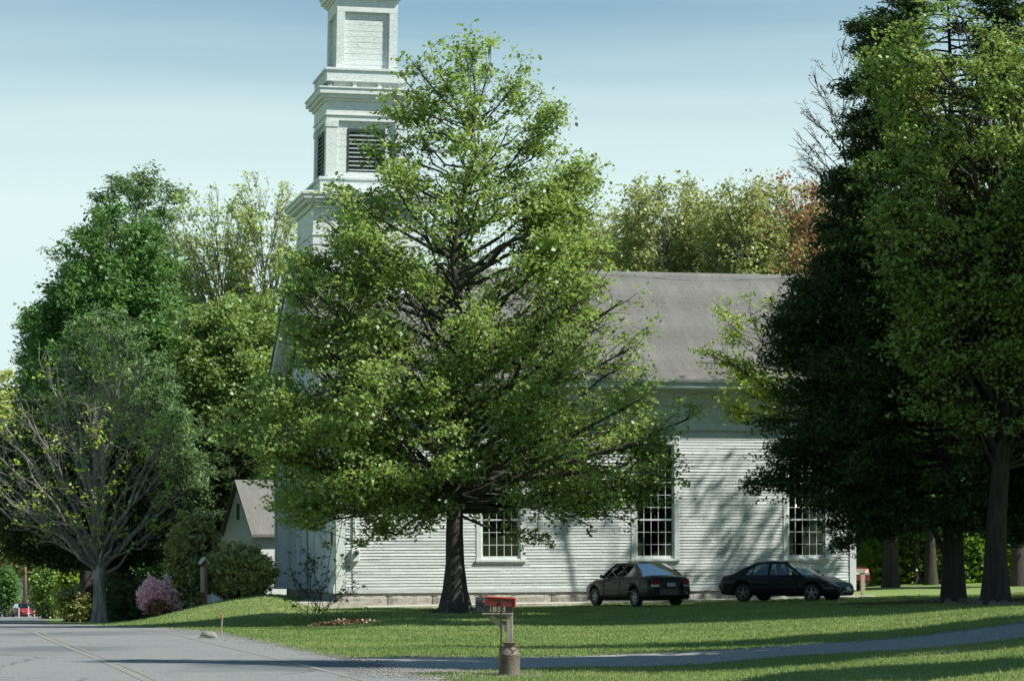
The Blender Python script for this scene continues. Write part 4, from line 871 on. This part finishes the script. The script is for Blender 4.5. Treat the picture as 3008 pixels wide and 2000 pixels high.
    for s in (1, -1):
        strip_([A0, ((A0[0] + A1[0]) / 2 + .03, (A0[1] + A1[1]) / 2 + .02), A1], [(A0[0] - .12, A0[1]), ((A0[0] + A1[0]) / 2 - .06, (A0[1] + A1[1]) / 2 - .01), (A1[0] - .04, A1[1] - .06)], s)
        strip_([A1, ((A1[0] + C1[0]) / 2, float(roofz((A1[0] + C1[0]) / 2)) - .0), C1], [(A1[0] - .04, A1[1] - .06), ((A1[0] + C1[0]) / 2, zt - .05), (C1[0] + .06, C1[1] - .06)], s)
        strip_([C1, ((C0[0] + C1[0]) / 2 - .04, (C0[1] + C1[1]) / 2 + .03), C0], [(C1[0] + .06, C1[1] - .06), ((C0[0] + C1[0]) / 2 + .22, (C0[1] + C1[1]) / 2), (C0[0] + .52, C0[1])], s)
        strip_([(xm - .045, zb_), (xm - .045, zt - .05)], [(xm + .045, zb_), (xm + .045, zt - .05)], s)
        strip_([(A0[0], zb_ - .04), (C0[0], zb_ - .04)], [(A0[0], zb_ + .02), (C0[0], zb_ + .02)], s)
        strip_([(rg[0] - .16, zb_), (rg[0] - .10, zb_ + .3)], [(rg[0] - .12, zb_), (rg[0] - .06, zb_ + .3)], s)
    pl.build('pillars', paint, root)
    def pane(name, pts): g = MB(); g.add(pts, [(0, 1, 2, 3)] if len(pts) == 4 else [tuple(range(len(pts)))]); return g.build(name, M['carglass'], root)
    for s in (1, -1):
        pane('side_window', [sp(A0[0] - .12, zb_, s), sp(xm + .045, zb_, s), sp(xm + .045, zt - .05, s), sp(A1[0] - .04, zt - .05, s)])
        pane('side_window', [sp(xm - .045, zb_, s), sp(C0[0] + .52, zb_, s), sp((C0[0] + C1[0]) / 2 + .22, (C0[1] + C1[1]) / 2, s), sp(C1[0] + .06, zt - .06, s), sp(xm - .045, zt - .05, s)])
    def screen(name, P0, P1, bulge):
        g = MB(); m_ = 8
        for i in range(5):
            t = i / 4; x = P0[0] + (P1[0] - P0[0]) * t; z = P0[1] + (P1[1] - P0[1]) * t + .02 * math.sin(t * math.pi)
            y = abs(sp(x, z, 1)[1]) - .01
            for j in range(m_ + 1): v = -1 + 2 * j / m_; g.v.append((x + bulge * (1 - v * v), v * y, z + .018 * (1 - v * v) * t))
        for i in range(4):
            for j in range(m_): a = i * (m_ + 1) + j; g.f.append((a, a + 1, a + m_ + 2, a + m_ + 1))
        g.build(name, M['carglass'], root, smooth_=True)
    screen('windscreen', A0, (A1[0], A1[1] + .02), .14); screen('rear_window', C0, (C1[0], C1[1] + .02), -.12)
    # interior
    s_ = MB(); s_.box(cab0 + .1, cab1 - .05, -hw * .8, hw * .8, .28, .34); s_.box(ws[0] - .45, ws[0] + .02, -hw * .82, hw * .82, .7, hood - .03); s_.box(rg[1] - .02, rg[1] + .45, -hw * .82, hw * .82, .75, deck - .07)
    for y in (-.38, .38): s_.box(-.22, .30, y - .24, y + .24, .35, .56); s_.hexa([(-.30, y - .24, .5), (-.14, y - .24, .5), (-.14, y + .24, .5), (-.30, y + .24, .5), (-.52, y - .22, 1.12), (-.42, y - .22, 1.12), (-.42, y + .22, 1.12), (-.52, y + .22, 1.12)]); s_.box(-.56, -.47, y - .12, y + .12, 1.13, 1.29)
    s_.box(rg[1] + .5, rg[1] + 1.0, -.62, .62, .35, .55); s_.hexa([(rg[1] + .5, -.6, .5), (rg[1] + .65, -.6, .5), (rg[1] + .65, .6, .5), (rg[1] + .5, .6, .5), (rg[1] + .34, -.58, 1.02), (rg[1] + .44, -.58, 1.02), (rg[1] + .44, .58, 1.02), (rg[1] + .34, .58, 1.02)])
    s_.build('seats', M['seat'], root)
    # wheels
    for w_ in xw:
        for s in (1, -1):
            y0 = s * (hw * .975 - .20); o = s
            wl_ = MB(); prof = [(.19, .0), (.28, .0), (Rw - .01, .03), (Rw, .06), (Rw, .15), (Rw - .01, .18), (.285, .205), (.215, .20), (.205, .17)]
            wl_.lathe([(r, y0 + o * h) for r, h in prof], 28, (w_, 0, zw), 'y'); t_ = wl_.build('wheel', M['rubber'], root, smooth_=True)
            rm = MB(); rm.lathe([(.214, y0 + o * .12), (.214, y0 + o * .196), (.200, y0 + o * .200), (.192, y0 + o * .14), (.19, y0 + o * .13)], 28, (w_, 0, zw), 'y')
            rm.lathe([(.05, y0 + o * .12), (.055, y0 + o * .185), (.03, y0 + o * .195)], 12, (w_, 0, zw), 'y')
            for k in range(wheel_style):
                a = k * 2 * math.pi / wheel_style + .3; ca, sa = math.cos(a), math.sin(a); q = []
                for rr_, ww_ in ((.04, .032), (.20, .030)):
                    for sg in (-1, 1): q.append((w_ + ca * rr_ - sa * ww_ * sg, zw + sa * rr_ + ca * ww_ * sg))
                ya, yc = y0 + o * .155, y0 + o * .182
                rm.hexa([(q[0][0], ya, q[0][1]), (q[1][0], ya, q[1][1]), (q[3][0], ya, q[3][1]), (q[2][0], ya, q[2][1]), (q[0][0], yc, q[0][1]), (q[1][0], yc, q[1][1]), (q[3][0], yc, q[3][1]), (q[2][0], yc, q[2][1])])
            rm.build('rim', M['alloy'], t_)
            dk = MB(); dk.lathe([(.20, y0 + o * .09), (.20, y0 + o * .11)], 20, (w_, 0, zw), 'y'); dk.build('brake_disc', M['blacktrim'], t_)
    def patch(name, mat, x, y0, y1, z0, z1, front, wrapx=0, dx=.012):
        """a lens lying on the rounded nose or tail"""
        g = MB(); m_ = 6; sg = 1 if front else -1
        for zz in (z0, z1):
            for j in range(m_ + 1):
                y = y0 + (y1 - y0) * j / m_
                xx = np.linspace(xf if front else xr, 0, 200); wv = wid(xx) * (.985 if zz < .8 else .95)
                hit = np.argmax(wv >= abs(y)) if (wv >= abs(y)).any() else 0
                tz_ = top(xx) - .02; hz = np.argmax(tz_ >= zz); xi = xx[max(hit, hz)]
                g.v.append((xi + sg * dx, y, zz))
        k = m_ + 1; g.f = [(j, j + 1, k + j + 1, k + j) for j in range(m_)]
        b0 = len(g.v); g.v += [(x_ - sg * .03, y_, z_) for x_, y_, z_ in g.v]
        g.f += [(b0 + j, b0 + j + 1, b0 + k + j + 1, b0 + k + j) for j in range(m_)]
        for e_ in ((0, m_), ): pass
        rim_ = list(range(k)) + [k + j for j in range(m_, -1, -1)]
        g.f += [(rim_[i], rim_[(i + 1) % len(rim_)], b0 + rim_[(i + 1) % len(rim_)], b0 + rim_[i]) for i in range(len(rim_))]
        return g.build(name, mat, root)
    for s in (1, -1):
        patch('tail_light', M['redlens'], 0, s * hw * .50, s * hw * .90, .76, .90, False)
        patch('reverse_light', M['clearlens'], 0, s * hw * .52, s * hw * .88, .68, .755, False)
        patch('headlight', M['clearlens'], 0, s * hw * .46, s * hw * .86, nose - .02, nose + .09, True)
        mr = MB(); mr.hexa([(ws[0] - .38, s * (hw * .93), .93), (ws[0] - .22, s * (hw * .93), .93), (ws[0] - .22, s * (hw * 1.13), .95), (ws[0] - .36, s * (hw * 1.15), .95), (ws[0] - .38, s * (hw * .95), 1.02), (ws[0] - .26, s * (hw * .95), 1.03), (ws[0] - .26, s * (hw * 1.13), 1.08), (ws[0] - .36, s * (hw * 1.15), 1.08)])
        mr.build('wing_mirror', M['blacktrim'], root, bevel=.02)
        for xh in (xm - .72, xm + .28):
            hd = MB(); hd.box(xh, xh + .19, s * hw * 1.0 - .012, s * hw * 1.0 + .012, .80, .825); hd.build('door_handle', M['blacktrim'], root, bevel=.006)
        dl = MB()
        for xd_ in (xm - .0, xm + 1.05, xm - .88): dl.box(xd_, xd_ + .01, s * hw * .995 - .006, s * hw * .995 + .008, .36, .84)
        dl.box(xr + .9, xf - .9, s * hw - .004, s * hw + .012, .50, .54); dl.build('door_seam', M['blacktrim'], root)
    patch('bumper', paint, 0, -hw * .80, hw * .80, .42, .62, False, dx=.055); patch('bumper', paint, 0, -hw * .74, hw * .74, .34, nose - .14, True, dx=.05)
    patch('grille', M['blacktrim'], 0, -hw * .36, hw * .36, nose - .07, nose + .03, True, dx=.02)
    patch('number_plate', M['plate'], 0, -.16, .16, .68, .81, False, dx=.02); patch('number_plate', M['plate'], 0, -.16, .16, .40, .52, True, dx=.07)
    ex = MB(); ex.tube([(xr + .02, -.5, .26), (xr + .4, -.5, .26)], .03, 10); ex.build('exhaust', M['chrome'], root)
    return root
def paint(name, c, c2): return material(name, c, .38, .0, col2=c2, nscale=3, coat=.25, spec=.15)
M['paint_a'] = paint('charcoal_paint', (.005, .008, .009), (.009, .012, .013)); M['paint_b'] = paint('dark_green_paint', (.006, .009, .010), (.010, .014, .014))
M['paint_r'] = paint('red_paint', (.30, .03, .035), (.22, .02, .025)); M['paint_w'] = paint('white_car_paint', (.6, .62, .62), (.52, .54, .55)); M['paint_m'] = paint('maroon_paint', (.10, .012, .015), (.07, .01, .012))
def gp(px, Y): x = at(px, HY, Y).x; return (x, Y, tz(x, Y))
sedan('charcoal sedan parked nose toward the church, seen from behind', M['paint_a'], gp(1868, 87.2), (-.46, .885), L=4.65, W=1.76, H=1.47, deck=1.04, group='sedans parked on the church lawn', wheel_style=7)
sedan('very dark sedan parked facing right beside the church corner', M['paint_b'], gp(2312, 89.2), (.84, -.54), L=4.55, W=1.74, H=1.40, deck=.95, hood=.86, nose=.56, ws=(1.02, .22), rg=(-.85, -1.75), group='sedans parked on the church lawn', wheel_style=5)
cr = sedan('red car coming round the far end of the road', M['paint_r'], gp(68, 271), (.42, -.91), L=4.5, W=1.8, H=1.5)
sedan('white car behind the terrace with a red tail light, mostly hidden by the shrub', M['paint_w'], (at(645, HY, 97).x, 97, tz(at(645, HY, 97).x, 97)), (-.75, .66), L=4.2, W=1.68, H=1.45, deck=.95)
sedan('maroon car just showing past the right corner of the church', M['paint_m'], (lambda x: (x, 108, tz(x, 108)))((2418 - 1504) * 108 / FPX), (-.5, .87), L=4.5, W=1.76, H=1.5)
# ------------------------------------------------------------------ mailbox group
M['oldwood'] = material('weathered_wood', (.24, .20, .15), .9, col2=(.38, .34, .27), nscale=6, stretch=(4, 4, .5), bump=.5, bscale=30)
M['mb_metal'] = material('mailbox_metal', (.014, .018, .023), .5, .2, col2=(.028, .034, .040), nscale=7, bump=.15, bscale=20)
M['orange'] = material('orange_plastic', (.85, .13, .06), .5, col2=(.70, .09, .045), nscale=6); M['orange_in'] = material('orange_plastic_panel', (.17, .018, .014), .6, col2=(.11, .013, .011), nscale=7)
M['rust'] = material('rusty_steel', (.10, .055, .035), .8, .3, col2=(.20, .15, .12), nscale=6, bump=.4, bscale=25)
M['can'] = material('rusty_milk_can_steel', (.12, .085, .065), .75, .4, col2=(.24, .20, .17), nscale=5, bump=.5, bscale=30, lo=.3, hi=.7)
M['numplate'] = material('number_sticker', (.42, .40, .26), .6, col2=(.34, .33, .23), nscale=30); M['ink'] = material('black_ink', (.012, .012, .012), .7)
M['greenbit'] = material('green_reflector', (.01, .22, .14), .4, col2=(.01, .15, .10), nscale=20)
Ym = 39.7; bx_ = at(1497, HY, Ym).x; bz_ = tz(bx_, Ym)
mbx = thing('mailbox', 'black roadside mailbox numbered 535 on a weathered wooden post', 'mailbox', (bx_, Ym, bz_), math.radians(-3))
p = MB(); p.box(-.05, .045, -.045, .045, -.1, .93); p.build('post', M['oldwood'], mbx, bevel=.004)
p = MB(); p.box(-.42, .045, -.10, .10, .932, .955); p.build('shelf', M['oldwood'], mbx, bevel=.003)
p = MB(); p.hexa([(-.055, -.035, .66), (-.055, .035, .66), (-.055, .035, .74), (-.055, -.035, .74), (-.33, -.035, .87), (-.33, .035, .87), (-.27, .035, .931), (-.27, -.035, .931)])
p.build('brace', M['oldwood'], mbx)
b = MB(); prof = [(-.085, .958), (.085, .958), (.085, 1.115)] + [(.085 * math.cos(a), 1.115 + .085 * math.sin(a)) for a in np.linspace(.2, math.pi - .2, 10)] + [(-.085, 1.115)]
b.prism(prof, -.51, .05, 'x'); bd = b.build('box', M['mb_metal'], mbx, bevel=.004)
d = MB(); d.prism([(y * 1.05, .958 + (z - .958) * 1.03) for y, z in prof], -.525, -.511, 'x'); d.build('door', M['mb_metal'], mbx, bevel=.003)
f = MB(); f.box(-.40, -.39, -.092, -.088, 1.0, 1.12); f.box(-.44, -.385, -.093, -.089, 1.10, 1.15); f.build('flag', material('flag_paint', (.02, .03, .03), .6, col2=(.03, .04, .04), nscale=9), mbx)
g = MB(); g.lathe([(.014, -.0), (.014, -.006)], 12, (-.418, -.0865, .995), 'y'); g.build('reflector', M['greenbit'], mbx)
def text(name, body, size, mat, parent, loc, rot=(math.radians(90), 0, 0), sx=1, ext=.0015):
    cu = bpy.data.curves.new(name, 'FONT'); cu.body = body; cu.size = size; cu.extrude = ext; cu.align_x = 'CENTER'; cu.align_y = 'CENTER'; cu.offset = size * .02
    o = bpy.data.objects.new(name, cu); C.objects.link(o); me = bpy.data.meshes.new_from_object(o.evaluated_get(bpy.context.evaluated_depsgraph_get())); bpy.data.objects.remove(o)
    me.materials.clear(); me.materials.append(mat); q = link(name, me, parent, loc); q.rotation_euler = rot; q.scale = (sx, 1, 1); return q
for k, (xx, ch_) in enumerate(((-.265, '5'), (-.185, '3'), (-.105, '5'))):
    g = MB(); g.prism([(xx - .038, .972), (xx + .034, .972), (xx + .040, 1.052), (xx - .030, 1.052)], -.0885, -.0868, 'y'); st = g.build('number_sticker', M['numplate'], mbx)
    text('digit', ch_, .095, M['ink'], st, (xx + .001, -.0900, 1.012))
# newspaper tube on its own stake
nx_ = at(1471, HY, Ym - .45).x; ny_ = Ym - .45
npt = thing('newspaper_tube', 'orange-red newspaper box on a rusty stake in front of the mailbox', 'newspaper box', (nx_, ny_, tz(nx_, ny_)), math.radians(-2))
s = MB(); s.box(-.012, .012, -.004, .004, -.1, 1.16); s.box(.008, .012, -.020, -.004, -.1, 1.16); s.box(-.012, -.008, -.020, -.004, -.1, 1.16); s.build('stake', M['rust'], npt)
def tilt(p_): x, y, z = p_; return (x, y, z - .055 * x)
t = MB(); x0, x1, z0, z1 = -.243, .215, 1.065, 1.205
t.box(x0, x1, .006, .014, z0, z1); t.box(x0, x1, .014, .15, z1 - .008, z1); t.box(x0, x1, .014, .15, z0, z0 + .008); t.box(x1 - .008, x1, .014, .15, z0 + .008, z1 - .008); t.box(x0, x1, .15, .158, z0, z1)
t.box(x0 - .0, x1 + .012, -.014, .0055, z1 - .014, z1 + .004); t.box(x1 - .004, x1 + .012, -.014, .0055, z0 - .004, z1 - .0142)
tb = t.build('tube', M['orange'], npt, warp=tilt)
t = MB(); t.box(x0 + .015, x1 - .006, .001, .0055, z0 + .002, z1 - .016); t.build('side_panel', M['orange_in'], tb, warp=tilt)
t = MB(); t.box(x0 - .03, x0 - .001, .0, .02, 1.12, 1.138); t.build('tab', M['orange'], npt, warp=tilt)
t = MB(); [t.lathe([(.009, 0), (.009, -.005)], 10, (x0 + .035, .0005, zz), 'y') for zz in (1.145, 1.167)]; t.build('sticker', material('green_sticker', (.10, .16, .05), .6, col2=(.07, .12, .04), nscale=30), tb, warp=tilt)
# milk can
cx_ = at(1495, HY, Ym - .30).x; cyy = Ym - .30
can = thing('milk_can', 'rusty old milk can standing at the foot of the mailbox post', 'milk can', (cx_, cyy, tz(cx_, cyy)))
b = MB(); b.lathe([(.155, -.02), (.158, .0), (.160, .02), (.158, .035), (.160, .06), (.162, .30), (.164, .315), (.168, .325), (.164, .335), (.155, .35), (.13, .395), (.10, .43), (.088, .445), (.086, .47), (.09, .485), (.125, .505), (.128, .512), (.10, .500), (.075, .47)], 40); b.build('body', M['can'], can, smooth_=True)
for s_ in (1, -1):
    h = MB(); h.tube([(s_ * -.02 + .02, -.10, .44), (s_ * .05 + .02, -.135, .455), (s_ * .09 + .02, -.15, .44), (s_ * .085 + .02, -.155, .41), (s_ * .04 + .02, -.16, .39)] if s_ > 0 else [(-.10, .02, .44), (-.14, .03, .44), (-.15, .03, .40), (-.14, .02, .37)], .009, 8); h.build('handle', M['rust'], can, smooth_=True)
# ------------------------------------------------------------------ small things on and by the lawn
gs = ground_at(648, 1872)
st = thing('survey_stake', 'thin leaning wooden stake with an orange top at the road edge', 'stake', gs); s = MB(); s.tube([(0, 0, -.1), (.035, 0, .42)], .016, 6); s.build('shaft', M['oldwood'], st)
s = MB(); s.tube([(.0352, 0, .421), (.048, 0, .56)], .017, 6); s.build('tip', material('faded_orange_paint', (.5, .2, .12), .8, col2=(.4, .18, .12), nscale=12), st)
gr = ground_at(611, 1874)
def rock(name, label, loc, sx, sy, sz, seed, mat=M['granite']):
    rg_ = np.random.default_rng(seed); import bmesh
    bm = bmesh.new(); bmesh.ops.create_icosphere(bm, subdivisions=3, radius=1)
    ph = rg_.uniform(0, 6, 6)
    for v in bm.verts:
        c = v.co; k = 1 + .16 * math.sin(c.x * 3 + ph[0]) * math.sin(c.y * 2.6 + ph[1]) + .10 * math.sin(c.z * 5 + ph[2] + c.x * 3); q = max(abs(c.x), abs(c.y), abs(c.z)); c = c / q * .45 + c * .62
        v.co = Vector((c.x * sx * k, c.y * sy * k, max(-.2, c.z) * sz * k))
    me = bpy.data.meshes.new(name); bm.to_mesh(me); bm.free(); me.materials.append(mat); return tag(link(name, me, None, loc, label), cat='rock')
rock('boulder', 'squarish grey boulder where the lawn meets the road', gr, .19, .2, .15, 3, material('fieldstone', (.13, .125, .11), .9, col2=(.24, .23, .20), nscale=6, bump=.6, bscale=12))
# notice board
kx = at(600, HY, 93.2); kz = tz(kx.x, 93.2)
kb = thing('notice_board', 'narrow notice board with a pale roof on brown posts, seen almost edge-on', 'notice board', (kx.x, 93.2, kz - .05), math.radians(12))
for yy, nm in ((-.55, 1), (.55, 2)): s = MB(); s.box(-.045, .045, yy - .045, yy + .045, -.2, 1.62); s.build('post', material('brown_post_paint' + str(nm), (.13, .045, .03), .8, col2=(.20, .09, .06), nscale=6), kb, bevel=.006)
s = MB(); s.box(-.10, .06, -.50, .50, .52, 1.45); s.build('cabinet', material('board_paint', (.20, .20, .19), .7, col2=(.28, .28, .25), nscale=7), kb, bevel=.01)
s = MB(); s.prism([(-.17, 1.54), (-.02, 1.74), (.13, 1.52), (.13, 1.55), (-.02, 1.78), (-.17, 1.57)], -.72, .72, 'y'); s.build('roof', material('pale_roof_metal', (.50, .60, .55), .5, col2=(.42, .52, .48), nscale=7), kb)
# annex
ax = thing('annex', 'small white gabled annex behind and left of the church', 'building', (-10.84, 108.5, -.95), CH_ANG + math.radians(6))
AW = 5.6
w = MB(); w.box(0, 6, 0, AW, -.2, 3.7); w.prism([(0, 3.7), (AW, 3.7), (AW / 2, 5.85)], 0, 6, 'x'); w.build('wall', M['white'], ax)
w = MB(); w.box(-.05, .02, 0, .3, 0, 3.3); w.box(-.05, .02, AW - .3, AW, 0, 3.3); w.box(-.14, .0, -.15, AW + .15, 3.35, 3.62); w.build('trim', M['white'], ax)
w = MB()
for s_ in (1, -1):
    a = (-.3, 3.66) if s_ == 1 else (AW + .3, 3.66); w.prism([a, (AW / 2, 6.02), (AW / 2, 5.90), (a[0], a[1] - .12)], -.16, 6.3, 'x')
w.build('roof', M['shingle'], ax)
for yy in (.8, 2.6, 4.3): w = MB(); w.box(-.03, .005, yy, yy + .4, 1.2, 2.6); w.build('window', M['louver'], ax)
w = MB(); w.box(-.04, -.002, 2.6, 3.0, 4.3, 5.0); w.build('gable_vent', M['louver'], ax)
w = MB(); w.box(-.06, -.03, 1.6, 2.3, 2.0, 2.5); w.build('sign_panel', M['louver'], ax)
ln = MB(); ln.lathe([(.02, .34), (.10, .26), (.13, .22), (.09, -.08), (.04, -.12)], 8, (-.35, 3.0, 2.95)); ln.tube([(-.35, 3.0, 3.3), (-.2, 3.0, 3.4), (-.02, 3.0, 3.2)], .02, 6); ln.build('wall_lantern', M['blacktrim'], ax)
w = MB(); w.box(4.5, 11, -4.6, .0, -.2, 3.05); w.box(4.35, 11, -4.8, .0, 3.051, 3.2); w.build('side_wing', M['white'], ax)
# handrail at the back corner of the church
hx_, hy_ = ch_world(LX + .75, 1.2); hr = thing('handrail', 'pale wooden handrail post at the right corner of the church', 'handrail', (hx_, hy_, tz(hx_, hy_)), CH_ANG)
s = MB(); s.box(-.07, .07, -.05, .05, -.1, 1.0); s.build('post', M['oldwood'], hr, bevel=.005); s = MB(); s.box(-.3, .07, -.08, -.052, .88, 1.03); s.box(-.20, -.10, .055, 3.2, .9, 1.0); s.build('rail', M['oldwood'], hr)
# utility pole, far mailbox, marker posts
up = at(73, HY, 285); pz = tz(up.x, 285)
po = thing('utility_pole', 'brown wooden utility pole beyond the red car', 'utility pole', (up.x, 285, pz)); s = MB(); s.tube([(0, 0, -.3), (0, 0, 10.5)], [.24, .17], 10); s.build('pole', material('creosote_wood', (.16, .085, .05), .9, col2=(.24, .14, .09), nscale=5, stretch=(3, 3, .3)), po, smooth_=True)
s = MB(); s.box(-1.2, 1.2, -.06, .06, 9.6, 9.75); s.build('crossarm', M['oldwood'], po)
mg = ground_at(142, 1806); Yg = mg.y; fm = thing('mailbox', 'small black mailbox on a dark post by the far road', 'mailbox', mg, math.radians(30))
sc_f = Yg / FPX; s = MB(); s.box(-1.6 * sc_f, 1.6 * sc_f, -1.6 * sc_f, 1.6 * sc_f, -.1, 27 * sc_f); s.build('post', M['bark_dark'], fm)
s = MB(); h0 = 26 * sc_f; s.prism([(-.12, h0), (.12, h0), (.12, h0 + .2)] + [(.12 * math.cos(a), h0 + .2 + .12 * math.sin(a)) for a in np.linspace(.3, 2.84, 7)] + [(-.12, h0 + .2)], -.28, .25, 'x'); s.build('box', M['mb_metal'], fm)
for (px_, py_, hh, lb) in ((55, 1793, .9, 'thin white marker post in front of the red car'), (100, 1788, .85, 'white marker post just right of the red car'), (83, 1768, 1.1, 'white marker post above the bonnet of the red car')):
    Yp = 240 if px_ == 55 else 262; q = at(px_, HY, Yp); mp_ = MB(); zq = tz(q.x, Yp); mp_.box(-.045, .045, -.045, .045, -.2, hh); mp_.prism([(-.045, hh), (.045, hh), (0, hh + .06)], -.045, .045)
    tag(mp_.build('marker_post', M['white'], None, lb, loc=(q.x, Yp, zq)), cat='post', group='white marker posts by the far road')
# grey house between the trunks, white house at the left edge
for (px_, Yh, zc_, wd_, ht, mat_, lb) in ((335, 175, None, 7, 5.2, material('grey_siding', (.30, .31, .31), .8, col2=(.24, .25, .25), nscale=4), 'pale grey house glimpsed between the two dark trunks'), (10, 330, None, 9, 8, M['white'], 'white house glimpsed through trees at the far left')):
    q = at(px_, HY, Yh); zq = tz(q.x, Yh); hs = thing('house', lb, 'house', (q.x, Yh, zq), .2)
    w = MB(); w.box(-wd_ / 2, wd_ / 2, 0, 7, -1, ht * .62); w.prism([(-wd_ / 2, ht * .62), (wd_ / 2, ht * .62), (0, ht)], 0, 7); w.build('wall', mat_, hs)
    w = MB(); w.prism([(-wd_ / 2 - .4, ht * .60), (0, ht + .05), (wd_ / 2 + .4, ht * .60), (wd_ / 2 + .4, ht * .63), (0, ht + .25), (-wd_ / 2 - .4, ht * .63)], -.4, 7.4); w.build('roof', M['shingle'], hs)
    for xx in (-wd_ * .3, 0, wd_ * .3): w = MB(); w.box(xx - .4, xx + .4, -.05, .01, .9, 2.1); w.build('window', M['louver'], hs)
# brush pile, leaf litter, tufts
def scatter(name, label, cat, c, rx_, ry_, h, n, leafm, size, seed, kind='stuff', per=1, elong=.8):
    rg_ = np.random.default_rng(seed); a = rg_.uniform(0, 6.28, n); r = np.sqrt(rg_.random(n)); X = c[0] + np.cos(a) * r * rx_; Y = c[1] + np.sin(a) * r * ry_
    Z = terr(X, Y) + h * (1 - r ** 2) * rg_.random(n) + .01; v, f = leaf_cloud(np.column_stack([X, Y, Z]), per, .02, size, rg_, elong=elong); tag(link(name, new_mesh(name, v, f, leafm), None), label, cat, kind=kind)
g2 = ground_at(1005, 1836); scatter('brush_pile', 'flat heap of brown dead leaves and twigs beside the lawn shrub', 'brush pile', g2, .95, .8, .16, 900, M['litter'], .09, 5)
g3 = ground_at(900, 1834); scatter('grass_tuft', 'dark unmown grass around the foot of the lawn shrub', 'grass', g3, 1.5, 1.6, .30, 5000, M['grassb'], .13, 6, elong=.15)
g4 = ground_at(2850, 1768)
scatter('leaf_litter', 'brown fallen leaves under the two big trunks at the right', 'leaf litter', g4, 4.2, 2.2, .03, 3500, M['litter'], .09, 7)
g5 = base_xy(1047, 81); scatter('leaf_litter', 'thin brown litter around the foot of the big maple', 'leaf litter', g5, 1.3, 1.3, .03, 500, M['litter'], .07, 8)
# sagging wire at the left
wr = MB(); a_, b_ = at(-40, 1488, 92), at(668, 1500, 108.6)
wr.tube([a_.lerp(b_, t) - Vector((0, 0, 1.1 * 4 * t * (1 - t) * .35)) for t in np.linspace(0, 1, 24)], .006, 5); tag(wr.build('overhead_wire', M['chrome'], None, 'thin overhead wire crossing the trees at the left'), cat='wire')

# loose stones spilled along the road edge and the drive
def pebbles():
    rg_ = np.random.default_rng(12); n = 3600
    Y = 38 + 46 * rg_.random(n) ** 1.6; X = road_c(Y) + 4.25 + np.abs(rg_.normal(0, .22, n)) * np.sign(rg_.random(n) - .25)
    n2 = 2600; X2 = rg_.uniform(-2, 14, n2); sd_ = rg_.choice([-1, 1], n2); Y2 = np.interp(X2, dwi[:, 0], dwi[:, 1]) + sd_ * (np.interp(X2, dwi[:, 0], dwi[:, 2]) + rg_.normal(0, .16, n2))
    n3 = 1500; X3 = rg_.uniform(-2.6, .4, n3); Y3 = rg_.uniform(38.6, 41.6, n3)
    X = np.concatenate([X, X2, X3]); Y = np.concatenate([Y, Y2, Y3]); n = len(X); Z = terr(X, Y) + .018; s = rg_.uniform(.006, .019, n)
    o = np.array([[1, 0, 0], [0, 1, 0], [-1, 0, 0], [0, -1, 0], [0, 0, .7], [0, 0, -.7]], float)
    V = np.column_stack([X, Y, Z])[:, None] + o[None] * s[:, None, None] * rg_.uniform(.6, 1.3, (n, 6, 1))
    F = np.array([[0, 1, 4], [1, 2, 4], [2, 3, 4], [3, 0, 4], [1, 0, 5], [2, 1, 5], [3, 2, 5], [0, 3, 5]])
    me = new_mesh('loose_gravel', V.reshape(-1, 3), (np.arange(n)[:, None, None] * 6 + F[None]).reshape(-1, 3), M['stone'])
    tag(link('loose_gravel', me), 'small loose stones along the road edge and the drive', 'gravel', kind='stuff')
pebbles()
# surface roots at the foot of the two big right-hand trees and the big maple
for o in list(C.objects):
    if o.type == 'EMPTY' and o.name.startswith(('hemlock_tree', 'maple_tree')) and o.location.y < 90:
        rg_ = np.random.default_rng(int(o.location.x * 10 + 500)); big = o.location.x > 5; root0 = Vector(o.location)
        for k in range(7 if big else 5):
            a = k * 6.283 / (7 if big else 5) + rg_.normal(0, .25); L_ = rg_.uniform(.9, 1.9) * (1 if big else .55); pts = []; rr = []
            for t in np.linspace(0, 1, 7):
                r_ = .22 + L_ * t; aa = a + .35 * math.sin(t * 3 + k); x, y = r_ * math.cos(aa), r_ * math.sin(aa)
                pts.append((x, y, tz(root0.x + x, root0.y + y) - root0.z + .07 * (1 - t) ** 2 - .02 * t)); rr.append(.11 * (1 - t) + .018)
            m_ = MB(); m_.tube(pts, rr, 7); m_.build('root', M['bark_grey'] if big else M['bark'], o, smooth_=True)
gd = ground_at(2022, 1965)
dn = thing('dandelion', 'single yellow dandelion in the near grass right of the mailbox', 'flower', gd)
m_ = MB(); m_.tube([(0, 0, -.02), (.004, 0, .11)], .004, 5); m_.build('stem', M['leaf_green'], dn)
m_ = MB(); m_.lathe([(.008, .108), (.026, .116), (.024, .126), (.006, .130)], 12, (.004, 0, 0)); m_.build('flower_head', material('dandelion_yellow', (.75, .50, .02), .8, col2=(.65, .42, .02), nscale=60), dn)
